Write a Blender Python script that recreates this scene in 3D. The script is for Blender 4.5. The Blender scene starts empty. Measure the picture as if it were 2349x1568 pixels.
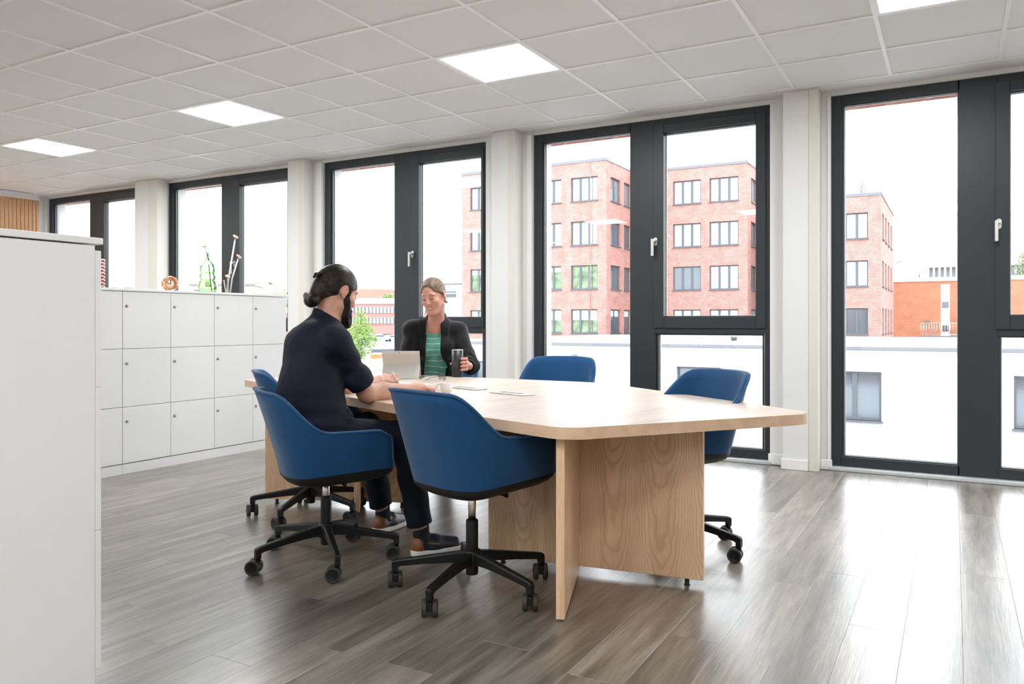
import bpy, bmesh, math, random
import numpy as np
from mathutils import Vector, Matrix
random.seed(7)
PI = math.pi
C = bpy.context.scene.collection
S = bpy.context.scene

# ------------------------------------------------------------------ camera, sky, exposure
F, YAW, HZ, EYE = 1805.0, 0.5115, 739.0, 1.117          # focal length and horizon row in pixels, heading, eye height
cs, sn = math.cos(YAW), math.sin(YAW)
cd = bpy.data.cameras.new('camera'); cam = bpy.data.objects.new('camera', cd); C.objects.link(cam)
cd.sensor_fit = 'HORIZONTAL'; cd.sensor_width = 36.0; cd.lens = 36.0 * F / 2349.0
cd.shift_y = -(784.0 - HZ) / 2349.0
cd.clip_start = 0.05; cd.clip_end = 2000
cam.location = (0, 0, EYE); cam.rotation_euler = (PI / 2, 0, YAW)
S.camera = cam
W = bpy.data.worlds.new('overcast_sky'); S.world = W; W.use_nodes = True
wn = W.node_tree.nodes; wl = W.node_tree.links
bg = wn['Background']; bg.inputs['Strength'].default_value = 5.2
tc = wn.new('ShaderNodeTexCoord'); sp = wn.new('ShaderNodeSeparateXYZ'); cr = wn.new('ShaderNodeValToRGB')
nz = wn.new('ShaderNodeTexNoise'); nz.inputs['Scale'].default_value = 2.2; nz.inputs['Detail'].default_value = 4
mx = wn.new('ShaderNodeMath'); mx.operation = 'MULTIPLY_ADD'; mx.inputs[1].default_value = 0.25; mx.inputs[2].default_value = 0.0
ad = wn.new('ShaderNodeMath'); ad.operation = 'ADD'
wl.new(tc.outputs['Generated'], sp.inputs[0]); wl.new(tc.outputs['Generated'], nz.inputs['Vector'])
wl.new(nz.outputs['Fac'], mx.inputs[0]); wl.new(sp.outputs['Z'], ad.inputs[0]); wl.new(mx.outputs[0], ad.inputs[1])
wl.new(ad.outputs[0], cr.inputs[0]); wl.new(cr.outputs[0], bg.inputs[0])
cr.color_ramp.elements[0].position = 0.0; cr.color_ramp.elements[0].color = (0.97, 0.985, 1, 1)
cr.color_ramp.elements[1].position = 0.9; cr.color_ramp.elements[1].color = (0.86, 0.93, 1, 1)
S.view_settings.view_transform = 'Standard'; S.view_settings.look = 'None'
S.view_settings.gamma = 1.0; S.view_settings.use_curve_mapping = False
S.view_settings.exposure = 0.36
S.cycles.max_bounces = 10; S.cycles.diffuse_bounces = 6; S.cycles.glossy_bounces = 5
S.cycles.transmission_bounces = 8; S.cycles.transparent_max_bounces = 16
S.cycles.use_denoising = True; S.cycles.sample_clamp_indirect = 6.0; S.cycles.caustics_reflective = False; S.cycles.caustics_refractive = False
LED = 36.0                                                # emission of the ceiling panels

# ------------------------------------------------------------------ helpers: materials
def mat(name, col, rough=0.5, metal=0.0, noise=None, bump=None, spec=0.5, stretch=(1, 1, 1), coat=0.0, sheen=0.0, alpha=None):
    m = bpy.data.materials.new(name); m.use_nodes = True
    nt = m.node_tree; b = nt.nodes['Principled BSDF']
    b.inputs['Base Color'].default_value = (*col, 1); b.inputs['Roughness'].default_value = rough
    b.inputs['Metallic'].default_value = metal; b.inputs['Specular IOR Level'].default_value = spec
    b.inputs['Coat Weight'].default_value = coat; b.inputs['Sheen Weight'].default_value = sheen
    if noise or bump:
        t = nt.nodes.new('ShaderNodeTexCoord'); mp = nt.nodes.new('ShaderNodeMapping'); mp.inputs['Scale'].default_value = stretch
        nt.links.new(t.outputs['Object'], mp.inputs[0])
    if noise:
        n = nt.nodes.new('ShaderNodeTexNoise'); n.inputs['Scale'].default_value = noise[0]; n.inputs['Detail'].default_value = 5
        r = nt.nodes.new('ShaderNodeValToRGB'); a = noise[1]
        r.color_ramp.elements[0].position = 0.3; r.color_ramp.elements[1].position = 0.7
        r.color_ramp.elements[0].color = (*[max(0, c * (1 - a)) for c in col], 1); r.color_ramp.elements[1].color = (*[min(1, c * (1 + a)) for c in col], 1)
        nt.links.new(mp.outputs[0], n.inputs['Vector']); nt.links.new(n.outputs['Fac'], r.inputs[0]); nt.links.new(r.outputs[0], b.inputs['Base Color'])
    if bump:
        n2 = nt.nodes.new('ShaderNodeTexNoise'); n2.inputs['Scale'].default_value = bump[0]; n2.inputs['Detail'].default_value = 3
        bp = nt.nodes.new('ShaderNodeBump'); bp.inputs['Strength'].default_value = bump[1]; bp.inputs['Distance'].default_value = bump[2] if len(bump) > 2 else 0.002
        nt.links.new(mp.outputs[0], n2.inputs['Vector']); nt.links.new(n2.outputs['Fac'], bp.inputs['Height']); nt.links.new(bp.outputs[0], b.inputs['Normal'])
    return m

def nd(m, typ, **kw):
    n = m.node_tree.nodes.new(typ)
    for k, v in kw.items(): setattr(n, k, v)
    return n

def ramp(n, stops):
    e = n.color_ramp.elements
    while len(e) < len(stops): e.new(0.5)
    for i, (p, c) in enumerate(stops): e[i].position = p; e[i].color = (*c, 1)

def wood(name, light, dark, rough, axis, scale=1.0, spec=0.5, figure=False):
    """oak veneer; the grain runs along local axis"""
    m = bpy.data.materials.new(name); m.use_nodes = True; L = m.node_tree.links; b = m.node_tree.nodes['Principled BSDF']
    t = nd(m, 'ShaderNodeTexCoord'); mp = nd(m, 'ShaderNodeMapping')
    sc = [9 * scale] * 3; sc[axis] = 0.9 * scale; mp.inputs['Scale'].default_value = sc
    L.new(t.outputs['Object'], mp.inputs[0])
    n0 = nd(m, 'ShaderNodeTexNoise'); n0.inputs['Scale'].default_value = 0.55; n0.inputs['Detail'].default_value = 2.0; L.new(mp.outputs[0], n0.inputs['Vector'])
    ml = nd(m, 'ShaderNodeMath', operation='MULTIPLY'); ml.inputs[1].default_value = 34; L.new(n0.outputs['Fac'], ml.inputs[0])
    si = nd(m, 'ShaderNodeMath', operation='SINE'); L.new(ml.outputs[0], si.inputs[0])
    n1 = nd(m, 'ShaderNodeTexNoise'); n1.inputs['Scale'].default_value = 14; n1.inputs['Detail'].default_value = 6; n1.inputs['Roughness'].default_value = 0.7; L.new(mp.outputs[0], n1.inputs['Vector'])
    a = nd(m, 'ShaderNodeMath', operation='MULTIPLY_ADD'); a.inputs[1].default_value = 0.13; L.new(si.outputs[0], a.inputs[0]); L.new(n1.outputs['Fac'], a.inputs[2])
    r = nd(m, 'ShaderNodeValToRGB'); ramp(r, [(0.3, dark), (0.62, light)]); L.new(a.outputs[0], r.inputs[0]); L.new(r.outputs[0], b.inputs['Base Color'])
    if figure:                                                      # flame figure, mirrored from leaf to leaf
        s = nd(m, 'ShaderNodeSeparateXYZ'); L.new(t.outputs['Object'], s.inputs[0])
        nn = nd(m, 'ShaderNodeTexNoise'); nn.inputs['Scale'].default_value = 3.2; nn.inputs['Detail'].default_value = 3; L.new(t.outputs['Object'], nn.inputs['Vector'])
        def op(o, x, y, z=None):
            k = nd(m, 'ShaderNodeMath', operation=o)
            for i, q in enumerate((x, y, z)):
                if q is None: continue
                if isinstance(q, (int, float)): k.inputs[i].default_value = q
                else: L.new(q, k.inputs[i])
            return k.outputs[0]
        xl = op('PINGPONG', op('ADD', s.outputs['X'], 0.03), 0.105); xl = op('SUBTRACT', xl, 0.0)
        g = op('ADD', op('MULTIPLY', op('MULTIPLY', xl, xl), -230.0), op('MULTIPLY', s.outputs['Z'], 3.6)); g = op('MULTIPLY_ADD', nn.outputs['Fac'], 2.4, g)
        g = op('SINE', op('MULTIPLY', g, 2 * PI * 2.3), 0.0); g = op('POWER', op('MULTIPLY_ADD', g, 0.5, 0.5), 3.0); g = op('MULTIPLY', g, n1.outputs['Fac'])
        mx = nd(m, 'ShaderNodeMix', data_type='RGBA'); sn_ = nd(m, 'ShaderNodeSeparateXYZ'); L.new(t.outputs['Normal'], sn_.inputs[0]); L.new(op('MULTIPLY', op('MULTIPLY', g, 0.85), op('SUBTRACT', 1.0, op('ABSOLUTE', sn_.outputs['X'], 0.0))), mx.inputs[0]); L.new(r.outputs[0], mx.inputs[6]); mx.inputs[7].default_value = (*[c * 0.62 for c in dark], 1); L.new(mx.outputs[2], b.inputs['Base Color'])
    bp = nd(m, 'ShaderNodeBump'); bp.inputs['Strength'].default_value = 0.12; bp.inputs['Distance'].default_value = 0.001; L.new(n1.outputs['Fac'], bp.inputs['Height']); L.new(bp.outputs[0], b.inputs['Normal'])
    b.inputs['Roughness'].default_value = rough; b.inputs['Specular IOR Level'].default_value = spec
    return m

def emit(name, col, s):
    m = bpy.data.materials.new(name); m.use_nodes = True; n = m.node_tree
    e = n.nodes.new('ShaderNodeEmission'); e.inputs[0].default_value = (*col, 1); e.inputs[1].default_value = s
    n.links.new(e.outputs[0], n.nodes['Material Output'].inputs[0]); return m

def pane_mat(name, tint=(1, 1, 1), ior=1.5):
    """thin clear glazing: see-through with a fresnel reflection"""
    m = bpy.data.materials.new(name); m.use_nodes = True; n = m.node_tree; L = n.links
    tr = n.nodes.new('ShaderNodeBsdfTransparent'); tr.inputs[0].default_value = (*tint, 1)
    gl = n.nodes.new('ShaderNodeBsdfGlossy'); gl.inputs['Roughness'].default_value = 0.0
    fr = n.nodes.new('ShaderNodeFresnel'); ge = n.nodes.new('ShaderNodeNewGeometry'); mr = n.nodes.new('ShaderNodeMapRange')
    mr.inputs['To Min'].default_value = ior; mr.inputs['To Max'].default_value = 1 / ior       # same reflection on both faces of the sheet
    L.new(ge.outputs['Backfacing'], mr.inputs['Value']); L.new(mr.outputs[0], fr.inputs[0])
    mx = n.nodes.new('ShaderNodeMixShader'); L.new(fr.outputs[0], mx.inputs[0]); L.new(tr.outputs[0], mx.inputs[1]); L.new(gl.outputs[0], mx.inputs[2])
    L.new(mx.outputs[0], n.nodes['Material Output'].inputs[0]); return m

def brick_mat(name, c1, c2, mortar, bw=0.25, rh=0.0833):
    m = bpy.data.materials.new(name); m.use_nodes = True; L = m.node_tree.links; b = m.node_tree.nodes['Principled BSDF']
    t = nd(m, 'ShaderNodeTexCoord'); s = nd(m, 'ShaderNodeSeparateXYZ'); a = nd(m, 'ShaderNodeMath', operation='ADD'); c = nd(m, 'ShaderNodeCombineXYZ')
    L.new(t.outputs['Object'], s.inputs[0]); L.new(s.outputs['X'], a.inputs[0]); L.new(s.outputs['Y'], a.inputs[1]); L.new(a.outputs[0], c.inputs[0]); L.new(s.outputs['Z'], c.inputs[1])
    k = nd(m, 'ShaderNodeTexBrick'); k.inputs['Color1'].default_value = (*c1, 1); k.inputs['Color2'].default_value = (*c2, 1); k.inputs['Mortar'].default_value = (*mortar, 1)
    k.inputs['Scale'].default_value = 1; k.inputs['Brick Width'].default_value = bw; k.inputs['Row Height'].default_value = rh; k.inputs['Mortar Size'].default_value = 0.009; k.inputs['Bias'].default_value = -0.1
    L.new(c.outputs[0], k.inputs['Vector'])
    n = nd(m, 'ShaderNodeTexNoise'); n.inputs['Scale'].default_value = 1.4; n.inputs['Detail'].default_value = 8; L.new(c.outputs[0], n.inputs['Vector'])
    mx = nd(m, 'ShaderNodeMix', data_type='RGBA', blend_type='OVERLAY'); mx.inputs[0].default_value = 0.35
    L.new(k.outputs['Color'], mx.inputs[6]); L.new(n.outputs['Fac'], mx.inputs[7]); L.new(mx.outputs[2], b.inputs['Base Color'])
    b.inputs['Roughness'].default_value = 0.9; b.inputs['Specular IOR Level'].default_value = 0.15
    return m

# ------------------------------------------------------------------ helpers: meshes
class MB:
    """collects simple shapes and links them as one mesh object"""
    def __init__(s): s.bm = bmesh.new()
    def add(s, vs, fs, smooth=False):
        v = [s.bm.verts.new(p) for p in vs]
        for f in fs:
            try:
                q = s.bm.faces.new([v[i] for i in f]); q.smooth = smooth
            except ValueError: pass
        return v
    def box(s, x0, x1, y0, y1, z0, z1, bev=0.0, seg=1, M=None):
        vs = [(x, y, z) for x in (x0, x1) for y in (y0, y1) for z in (z0, z1)]
        if M is not None: vs = [M @ Vector(p) for p in vs]
        v = s.add(vs, [(0, 1, 3, 2), (4, 6, 7, 5), (0, 4, 5, 1), (2, 3, 7, 6), (0, 2, 6, 4), (1, 5, 7, 3)])
        if bev > 0:
            es = list({e for w in v for e in w.link_edges})
            bmesh.ops.bevel(s.bm, geom=es, offset=bev, segments=seg, profile=0.5, affect='EDGES')
        return s
    def prism(s, out, z0, z1, bev=0.0, seg=2):
        n = len(out); vs = [(x, y, z0) for x, y in out] + [(x, y, z1) for x, y in out]
        v = s.add(vs, [tuple(range(n))[::-1], tuple(range(n, 2 * n))] + [(i, (i + 1) % n, n + (i + 1) % n, n + i) for i in range(n)])
        if bev > 0:
            es = [e for e in {e for w in v for e in w.link_edges} if abs(e.verts[0].co.z - e.verts[1].co.z) < 1e-6]
            bmesh.ops.bevel(s.bm, geom=es, offset=bev, segments=seg, profile=0.5, affect='EDGES')
        return s
    def tube(s, path, rad, n=10, caps=True, flat=1.0, up=None):
        P = [Vector(p) for p in path]; R = rad if isinstance(rad, (list, tuple)) else [rad] * len(P)
        t0 = (P[1] - P[0]).normalized(); ref = Vector(up) if up else (Vector((0, 0, 1)) if abs(t0.z) < 0.9 else Vector((1, 0, 0)))
        a = t0.cross(ref).normalized(); rings = []; prev = t0
        for i, p in enumerate(P):
            t = ((P[i + 1] - p) if i == 0 else (p - P[i - 1]) if i == len(P) - 1 else (P[i + 1] - p).normalized() + (p - P[i - 1]).normalized()).normalized()
            q = prev.rotation_difference(t); a = (q @ a); a = (a - t * a.dot(t)).normalized(); b = t.cross(a); prev = t
            rings.append([p + (a * math.cos(2 * PI * k / n) + b * math.sin(2 * PI * k / n) * flat) * R[i] for k in range(n)])
        vs = [x for r in rings for x in r]; fs = []
        for i in range(len(P) - 1):
            for k in range(n): fs.append((i * n + k, i * n + (k + 1) % n, (i + 1) * n + (k + 1) % n, (i + 1) * n + k))
        v = s.add(vs, fs, True)
        if caps:
            for r in (v[:n][::-1], v[-n:]):
                try: s.bm.faces.new(r)
                except ValueError: pass
        return s
    def lathe(s, prof, n=24, c=(0, 0, 0), M=None, closed=False, smooth=True):
        vs = []
        for r, z in prof:
            for k in range(n):
                p = Vector((r * math.cos(2 * PI * k / n), r * math.sin(2 * PI * k / n), z))
                vs.append(Vector(c) + (M @ p if M is not None else p))
        fs = []; m = len(prof)
        for i in range(m if closed else m - 1):
            j = (i + 1) % m
            for k in range(n): fs.append((i * n + k, i * n + (k + 1) % n, j * n + (k + 1) % n, j * n + k))
        v = s.add(vs, fs, smooth)
        if not closed:
            for r, rr in ((v[:n][::-1], prof[0][0]), (v[-n:], prof[-1][0])):
                if rr > 1e-4:
                    try: s.bm.faces.new(r)
                    except ValueError: pass
        return s
    def grid(s, pts, smooth=True, wrap=False):
        nu, nv = len(pts), len(pts[0]); vs = [p for r in pts for p in r]; fs = []
        for i in range(nu if wrap else nu - 1):
            for j in range(nv - 1):
                k = (i + 1) % nu; fs.append((i * nv + j, k * nv + j, k * nv + j + 1, i * nv + j + 1))
        s.add(vs, fs, smooth); return s
    def mesh(s, name, m):
        bmesh.ops.remove_doubles(s.bm, verts=s.bm.verts, dist=1e-6)
        bmesh.ops.recalc_face_normals(s.bm, faces=s.bm.faces)
        me = bpy.data.meshes.new(name); s.bm.to_mesh(me); s.bm.free()
        for x in (m if isinstance(m, (list, tuple)) else [m]): me.materials.append(x)
        return me
    def build(s, name, m, parent=None, loc=(0, 0, 0), rz=0.0):
        return link(name, s.mesh(name, m), parent, loc, rz)

def link(name, me, parent=None, loc=(0, 0, 0), rz=0.0):
    o = bpy.data.objects.new(name, me); C.objects.link(o); o.location = loc; o.rotation_euler = (0, 0, rz)
    if parent: o.parent = parent
    return o
def tag(o, label=None, cat=None, group=None, kind=None):
    if label: o['label'] = label
    if cat: o['category'] = cat
    if group: o['group'] = group
    if kind: o['kind'] = kind
    return o
def thing(name, label, cat, loc=(0, 0, 0), rz=0.0, group=None):
    o = bpy.data.objects.new(name, None); C.objects.link(o); o.location = loc; o.rotation_euler = (0, 0, rz); o.empty_display_size = 0.05
    return tag(o, label, cat, group)
def struct(name, loc=(0, 0, 0)):
    o = bpy.data.objects.new(name, None); C.objects.link(o); o.location = loc; o['kind'] = 'structure'; return o
def copy_tree(o, parent=None):
    c = o.copy(); C.objects.link(c)
    if parent: c.parent = parent
    for ch in list(o.children): copy_tree(ch, c)
    return c
def ray(px, py, d):
    """world point at depth d seen along a pixel of the 2349 x 1568 frame"""
    u, v = (px - 1174.5) / F, (HZ - py) / F
    return Vector(((u * cs - sn) * d, (u * sn + cs) * d, EYE + v * d))
def smooth01(a, b, x):
    t = min(1, max(0, (x - a) / (b - a))); return t * t * (3 - 2 * t)

# ------------------------------------------------------------------ materials
M_wall = mat('wall_paint', (0.74, 0.735, 0.72), 0.7, bump=(180, 0.08))
M_duct = mat('duct_paint', (0.68, 0.66, 0.60), 0.6)
M_trim = mat('trim_white', (0.84, 0.83, 0.81), 0.4)
M_tile = mat('ceiling_tile', (0.83, 0.83, 0.825), 0.9, noise=(400, 0.03), bump=(350, 0.1))
M_tbar = mat('ceiling_bar', (0.92, 0.92, 0.91), 0.4)
M_slab = mat('ceiling_slab', (0.72, 0.72, 0.70), 0.9)
M_white = mat('white_laminate', (0.75, 0.745, 0.735), 0.32, noise=(3, 0.01))
M_edge = mat('laminate_edge', (0.78, 0.77, 0.76), 0.4)
M_gap = mat('dark_gap', (0.10, 0.095, 0.09), 0.8)
M_anth = mat('anthracite_frame', (0.027, 0.032, 0.036), 0.42, bump=(300, 0.05), spec=0.35)
M_bead = mat('glazing_bead', (0.03, 0.035, 0.038), 0.3)
M_spacer = mat('glazing_spacer', (0.75, 0.76, 0.76), 0.35, 0.6)
M_glass = pane_mat('window_glass', (0.985, 0.99, 0.99))
M_lock = mat('lock_steel', (0.30, 0.28, 0.26), 0.4, 0.9)
M_alu = mat('brushed_steel', (0.62, 0.60, 0.57), 0.33, 1.0)
M_chrome = mat('chrome', (0.80, 0.77, 0.72), 0.25, 1.0)
M_sill = mat('threshold_metal', (0.62, 0.65, 0.64), 0.4, 0.3)
M_black = mat('black_plastic', (0.006, 0.006, 0.006), 0.45, spec=0.28)
M_pan = mat('charcoal_shell', (0.013, 0.012, 0.011), 0.55, bump=(500, 0.08), spec=0.3)
M_tyre = mat('grey_caster_tyre', (0.038, 0.035, 0.031), 0.55, spec=0.3)
M_oak = wood('oak_panel', (0.74, 0.51, 0.325), (0.60, 0.385, 0.225), 0.42, 2, 1.0, 0.5, True)
M_oaktop = wood('oak_top', (0.57, 0.475, 0.40), (0.48, 0.385, 0.315), 0.36, 1, 0.8, 0.6)
M_oakedge = wood('oak_edge', (0.66, 0.46, 0.31), (0.57, 0.375, 0.24), 0.45, 0, 1.2)
M_slat = wood('slat_oak', (0.50, 0.255, 0.10), (0.38, 0.17, 0.06), 0.5, 2)

def fabric(name, c1, c2, sc=900):
    m = bpy.data.materials.new(name); m.use_nodes = True; L = m.node_tree.links; b = m.node_tree.nodes['Principled BSDF']
    t = nd(m, 'ShaderNodeTexCoord'); n = nd(m, 'ShaderNodeTexNoise'); n.inputs['Scale'].default_value = sc; n.inputs['Detail'].default_value = 2; L.new(t.outputs['Object'], n.inputs['Vector'])
    r = nd(m, 'ShaderNodeValToRGB'); ramp(r, [(0.35, c1), (0.65, c2)]); L.new(n.outputs['Fac'], r.inputs[0]); L.new(r.outputs[0], b.inputs['Base Color'])
    bp = nd(m, 'ShaderNodeBump'); bp.inputs['Strength'].default_value = 0.25; bp.inputs['Distance'].default_value = 0.001; L.new(n.outputs['Fac'], bp.inputs['Height']); L.new(bp.outputs[0], b.inputs['Normal'])
    b.inputs['Roughness'].default_value = 0.85; b.inputs['Sheen Weight'].default_value = 0.25; b.inputs['Sheen Roughness'].default_value = 0.4; b.inputs['Specular IOR Level'].default_value = 0.2
    return m
M_blue = fabric('blue_wool', (0.006, 0.042, 0.115), (0.012, 0.070, 0.175))
M_pipe = fabric('blue_piping', (0.012, 0.06, 0.15), (0.022, 0.095, 0.21))

def plank_mat():
    m = bpy.data.materials.new('grey_oak_vinyl'); m.use_nodes = True; L = m.node_tree.links; b = m.node_tree.nodes['Principled BSDF']
    t = nd(m, 'ShaderNodeTexCoord'); oi = nd(m, 'ShaderNodeObjectInfo')
    mu = nd(m, 'ShaderNodeMath', operation='MULTIPLY'); mu.inputs[1].default_value = 60; L.new(oi.outputs['Random'], mu.inputs[0])
    cb = nd(m, 'ShaderNodeCombineXYZ'); L.new(mu.outputs[0], cb.inputs[0]); L.new(mu.outputs[0], cb.inputs[1])
    va = nd(m, 'ShaderNodeVectorMath', operation='ADD'); L.new(t.outputs['Object'], va.inputs[0]); L.new(cb.outputs[0], va.inputs[1])
    mp = nd(m, 'ShaderNodeMapping'); mp.inputs['Scale'].default_value = (11, 1.0, 1); L.new(va.outputs[0], mp.inputs[0])
    n1 = nd(m, 'ShaderNodeTexNoise'); n1.inputs['Scale'].default_value = 1.3; n1.inputs['Detail'].default_value = 9; n1.inputs['Roughness'].default_value = 0.66; n1.inputs['Distortion'].default_value = 0.25; L.new(mp.outputs[0], n1.inputs['Vector'])
    mp2 = nd(m, 'ShaderNodeMapping'); mp2.inputs['Scale'].default_value = (140, 6, 1); L.new(va.outputs[0], mp2.inputs[0])
    n2 = nd(m, 'ShaderNodeTexNoise'); n2.inputs['Scale'].default_value = 1; n2.inputs['Detail'].default_value = 4; L.new(mp2.outputs[0], n2.inputs['Vector'])
    ad = nd(m, 'ShaderNodeMath', operation='MULTIPLY_ADD'); ad.inputs[1].default_value = 0.36; L.new(n2.outputs['Fac'], ad.inputs[0]); L.new(n1.outputs['Fac'], ad.inputs[2])
    r = nd(m, 'ShaderNodeValToRGB'); ramp(r, [(0.40, (0.046, 0.038, 0.030)), (0.60, (0.125, 0.104, 0.082)), (0.86, (0.265, 0.228, 0.187))]); L.new(ad.outputs[0], r.inputs[0])
    mr = nd(m, 'ShaderNodeMapRange'); mr.inputs['To Min'].default_value = 0.78; mr.inputs['To Max'].default_value = 1.3; L.new(oi.outputs['Random'], mr.inputs['Value'])
    mx = nd(m, 'ShaderNodeMix', data_type='RGBA', blend_type='MULTIPLY'); mx.inputs[0].default_value = 1; L.new(r.outputs[0], mx.inputs[6]); L.new(mr.outputs[0], mx.inputs[7]); L.new(mx.outputs[2], b.inputs['Base Color'])
    rr = nd(m, 'ShaderNodeMapRange'); rr.inputs['To Min'].default_value = 0.29; rr.inputs['To Max'].default_value = 0.34; L.new(n1.outputs['Fac'], rr.inputs['Value']); L.new(rr.outputs[0], b.inputs['Roughness'])
    bp = nd(m, 'ShaderNodeBump'); bp.inputs['Strength'].default_value = 0.5; bp.inputs['Distance'].default_value = 0.0010; L.new(n2.outputs['Fac'], bp.inputs['Height']); L.new(bp.outputs[0], b.inputs['Normal'])
    b.inputs['Specular IOR Level'].default_value = 0.9; b.inputs['Coat Weight'].default_value = 0.4; b.inputs['Coat Roughness'].default_value = 0.27
    return m
M_plank = plank_mat()

# ------------------------------------------------------------------ the room shell
CEIL = 2.869; YW = 6.40; YF = 6.43; XL, XR, YB = -11.1, 4.3, -4.6
fl = struct('floor')
MB().box(XL - 0.3, XR + 0.3, YB - 0.3, 6.72, -0.25, -0.006).build('subfloor', M_gap, fl)
PW, PL = 0.1835, 1.26
pm = MB().box(-PW / 2 + 0.0003, PW / 2 - 0.0003, -PL / 2 + 0.0003, PL / 2 - 0.0003, -0.006, 0.0, 0.0006).mesh('plank', M_plank)
npl = 0; far = MB()
for i in range(-62, 26):
    x = -0.34 + (i + 0.5) * PW; off = (i * 0.417 + 0.13 * math.sin(i * 2.3)) % 1.0
    for j in range(-5, 7):
        y = (j + off) * PL
        if y - PL / 2 > 6.36 or y + PL / 2 < YB: continue
        y0, y1 = y - PL / 2, min(y + PL / 2, 6.362)
        d = -x * sn + y * cs; lat = x * cs + y * sn
        vis = False
        for yy in (y0, y, y1):
            dd = -x * sn + yy * cs
            if dd > 2.2 and abs((x * cs + yy * sn) / dd) < 0.70: vis = True
        if vis and y1 == y + PL / 2 and x > -5.4: link('plank', pm, fl, (x, y, 0)); npl += 1
        elif vis and x > -5.4: MB().box(-PW / 2 + 0.0003, PW / 2 - 0.0003, -(y1 - y0) / 2, (y1 - y0) / 2, -0.006, 0, 0.0006).build('plank', M_plank, fl, (x, (y0 + y1) / 2, 0)); npl += 1
        else: far.box(x - PW / 2 + 0.0003, x + PW / 2 - 0.0003, y0, y1, -0.006, 0)
o = far.build('planking', M_plank, fl); o['kind'] = 'stuff'
MB().box(XL, XR, 6.345, 6.362, -0.004, 0.003).build('gap_strip', M_gap, fl)

# ceiling: slab, tiles, bars, wall margin
ce = struct('ceiling')
MB().box(XL - 0.3, XR + 0.3, YB - 0.3, 6.72, CEIL + 0.03, CEIL + 0.3).build('ceiling_slab', M_slab, ce)
TX, TY = 0.65625, 0.6367
X0 = -1.704; Y1 = 5.584; Y0r = 6.182
tm = MB().box(-TX / 2 + 0.011, TX / 2 - 0.011, -TY / 2 + 0.011, TY / 2 - 0.011, 0.008, 0.024, 0.002).mesh('ceiling_tile', M_tile)
tm0 = MB().box(-TX / 2 + 0.011, TX / 2 - 0.011, -(Y0r - Y1) / 2 + 0.011, (Y0r - Y1) / 2 - 0.011, 0.008, 0.024, 0.002).mesh('ceiling_tile', M_tile)
lights = []; rest = MB()
for j in range(-15, 10):
    x = X0 + (j + 0.5) * TX
    for i in range(0, 17):
        y = (Y0r + Y1) / 2 if i == 0 else Y1 - (i - 0.5) * TY
        if x - TX / 2 < XL or x + TX / 2 > XR: continue
        if (j % 4) == 2 and i in (2, 9, 13): lights.append((x, y)); continue      # luminaire bays; the two back rows are unseen, spaced for the room's brightness
        d = -x * sn + y * cs; q = abs((x * cs + y * sn) / max(d, 0.1))
        if d > 1.9 and q < 0.85: link('ceiling_tile', tm0 if i == 0 else tm, ce, (x, y, CEIL))
        else: rest.box(x - TX / 2 + 0.011, x + TX / 2 - 0.011, y - TY / 2 + 0.011, y + TY / 2 - 0.011, CEIL + 0.004, CEIL + 0.02)
o = rest.build('tiling', M_tile, ce); o['kind'] = 'stuff'
for j in range(-14, 10):
    x = X0 + j * TX
    if XL < x < XR: MB().box(x - 0.012, x + 0.012, YB, Y0r, CEIL, CEIL + 0.022).build('grid_bar', M_tbar, ce)
for i in range(0, 17):
    y = Y0r if i == 0 else Y1 - (i - 1) * TY
    if y > YB: MB().box(XL, XR, y - 0.012, y + 0.012, CEIL + 0.0004, CEIL + 0.021).build('grid_bar', M_tbar, ce)
MB().box(XL, XR, Y0r + 0.012, 6.5, CEIL + 0.001, CEIL + 0.03).build('ceiling_margin', M_wall, ce)
M_led = emit('led_diffuser', (0.935, 0.97, 1.0), LED)
fm = MB()
for a, b_, c_, d_ in ((-TX / 2 + .012, TX / 2 - .012, -TY / 2 + .012, -TY / 2 + .028), (-TX / 2 + .012, TX / 2 - .012, TY / 2 - .028, TY / 2 - .012), (-TX / 2 + .012, -TX / 2 + .028, -TY / 2 + .028, TY / 2 - .028), (TX / 2 - .028, TX / 2 - .012, -TY / 2 + .028, TY / 2 - .028)):
    fm.box(a, b_, c_, d_, 0.001, 0.02)
fm = fm.mesh('light_frame', M_tbar)
dm = MB().box(-TX / 2 + .028, TX / 2 - .028, -TY / 2 + .028, TY / 2 - .028, 0.004, 0.016).mesh('light_diffuser', M_led)
seen = ['square ceiling light panel above the grey slatted wall end, farthest in the row', 'square ceiling light panel over the white lockers, second farthest in the row', 'large square ceiling light panel over the meeting table', 'square ceiling light panel cut by the top edge of the picture']
for n, (x, y) in enumerate(lights):
    k = round((x + 7.94) / 2.625)
    if y > 4.5 and 0 <= k <= 3 and x > -9.5:
        t = thing('ceiling_light', seen[k], 'ceiling light', (x, y, CEIL), 0, 'square ceiling lights in a row along the windows')
        link('light_frame', fm, t); link('light_diffuser', dm, t)
    else:
        t = link('unseen_light_panel', fm, ce, (x, y, CEIL)); link('light_diffuser', dm, t)  # panels out of view, added to light the room
print('LIGHTS', [(round(x, 2), round(y, 2)) for x, y in lights if y > 4.5], 'PLANKS', npl)

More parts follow.
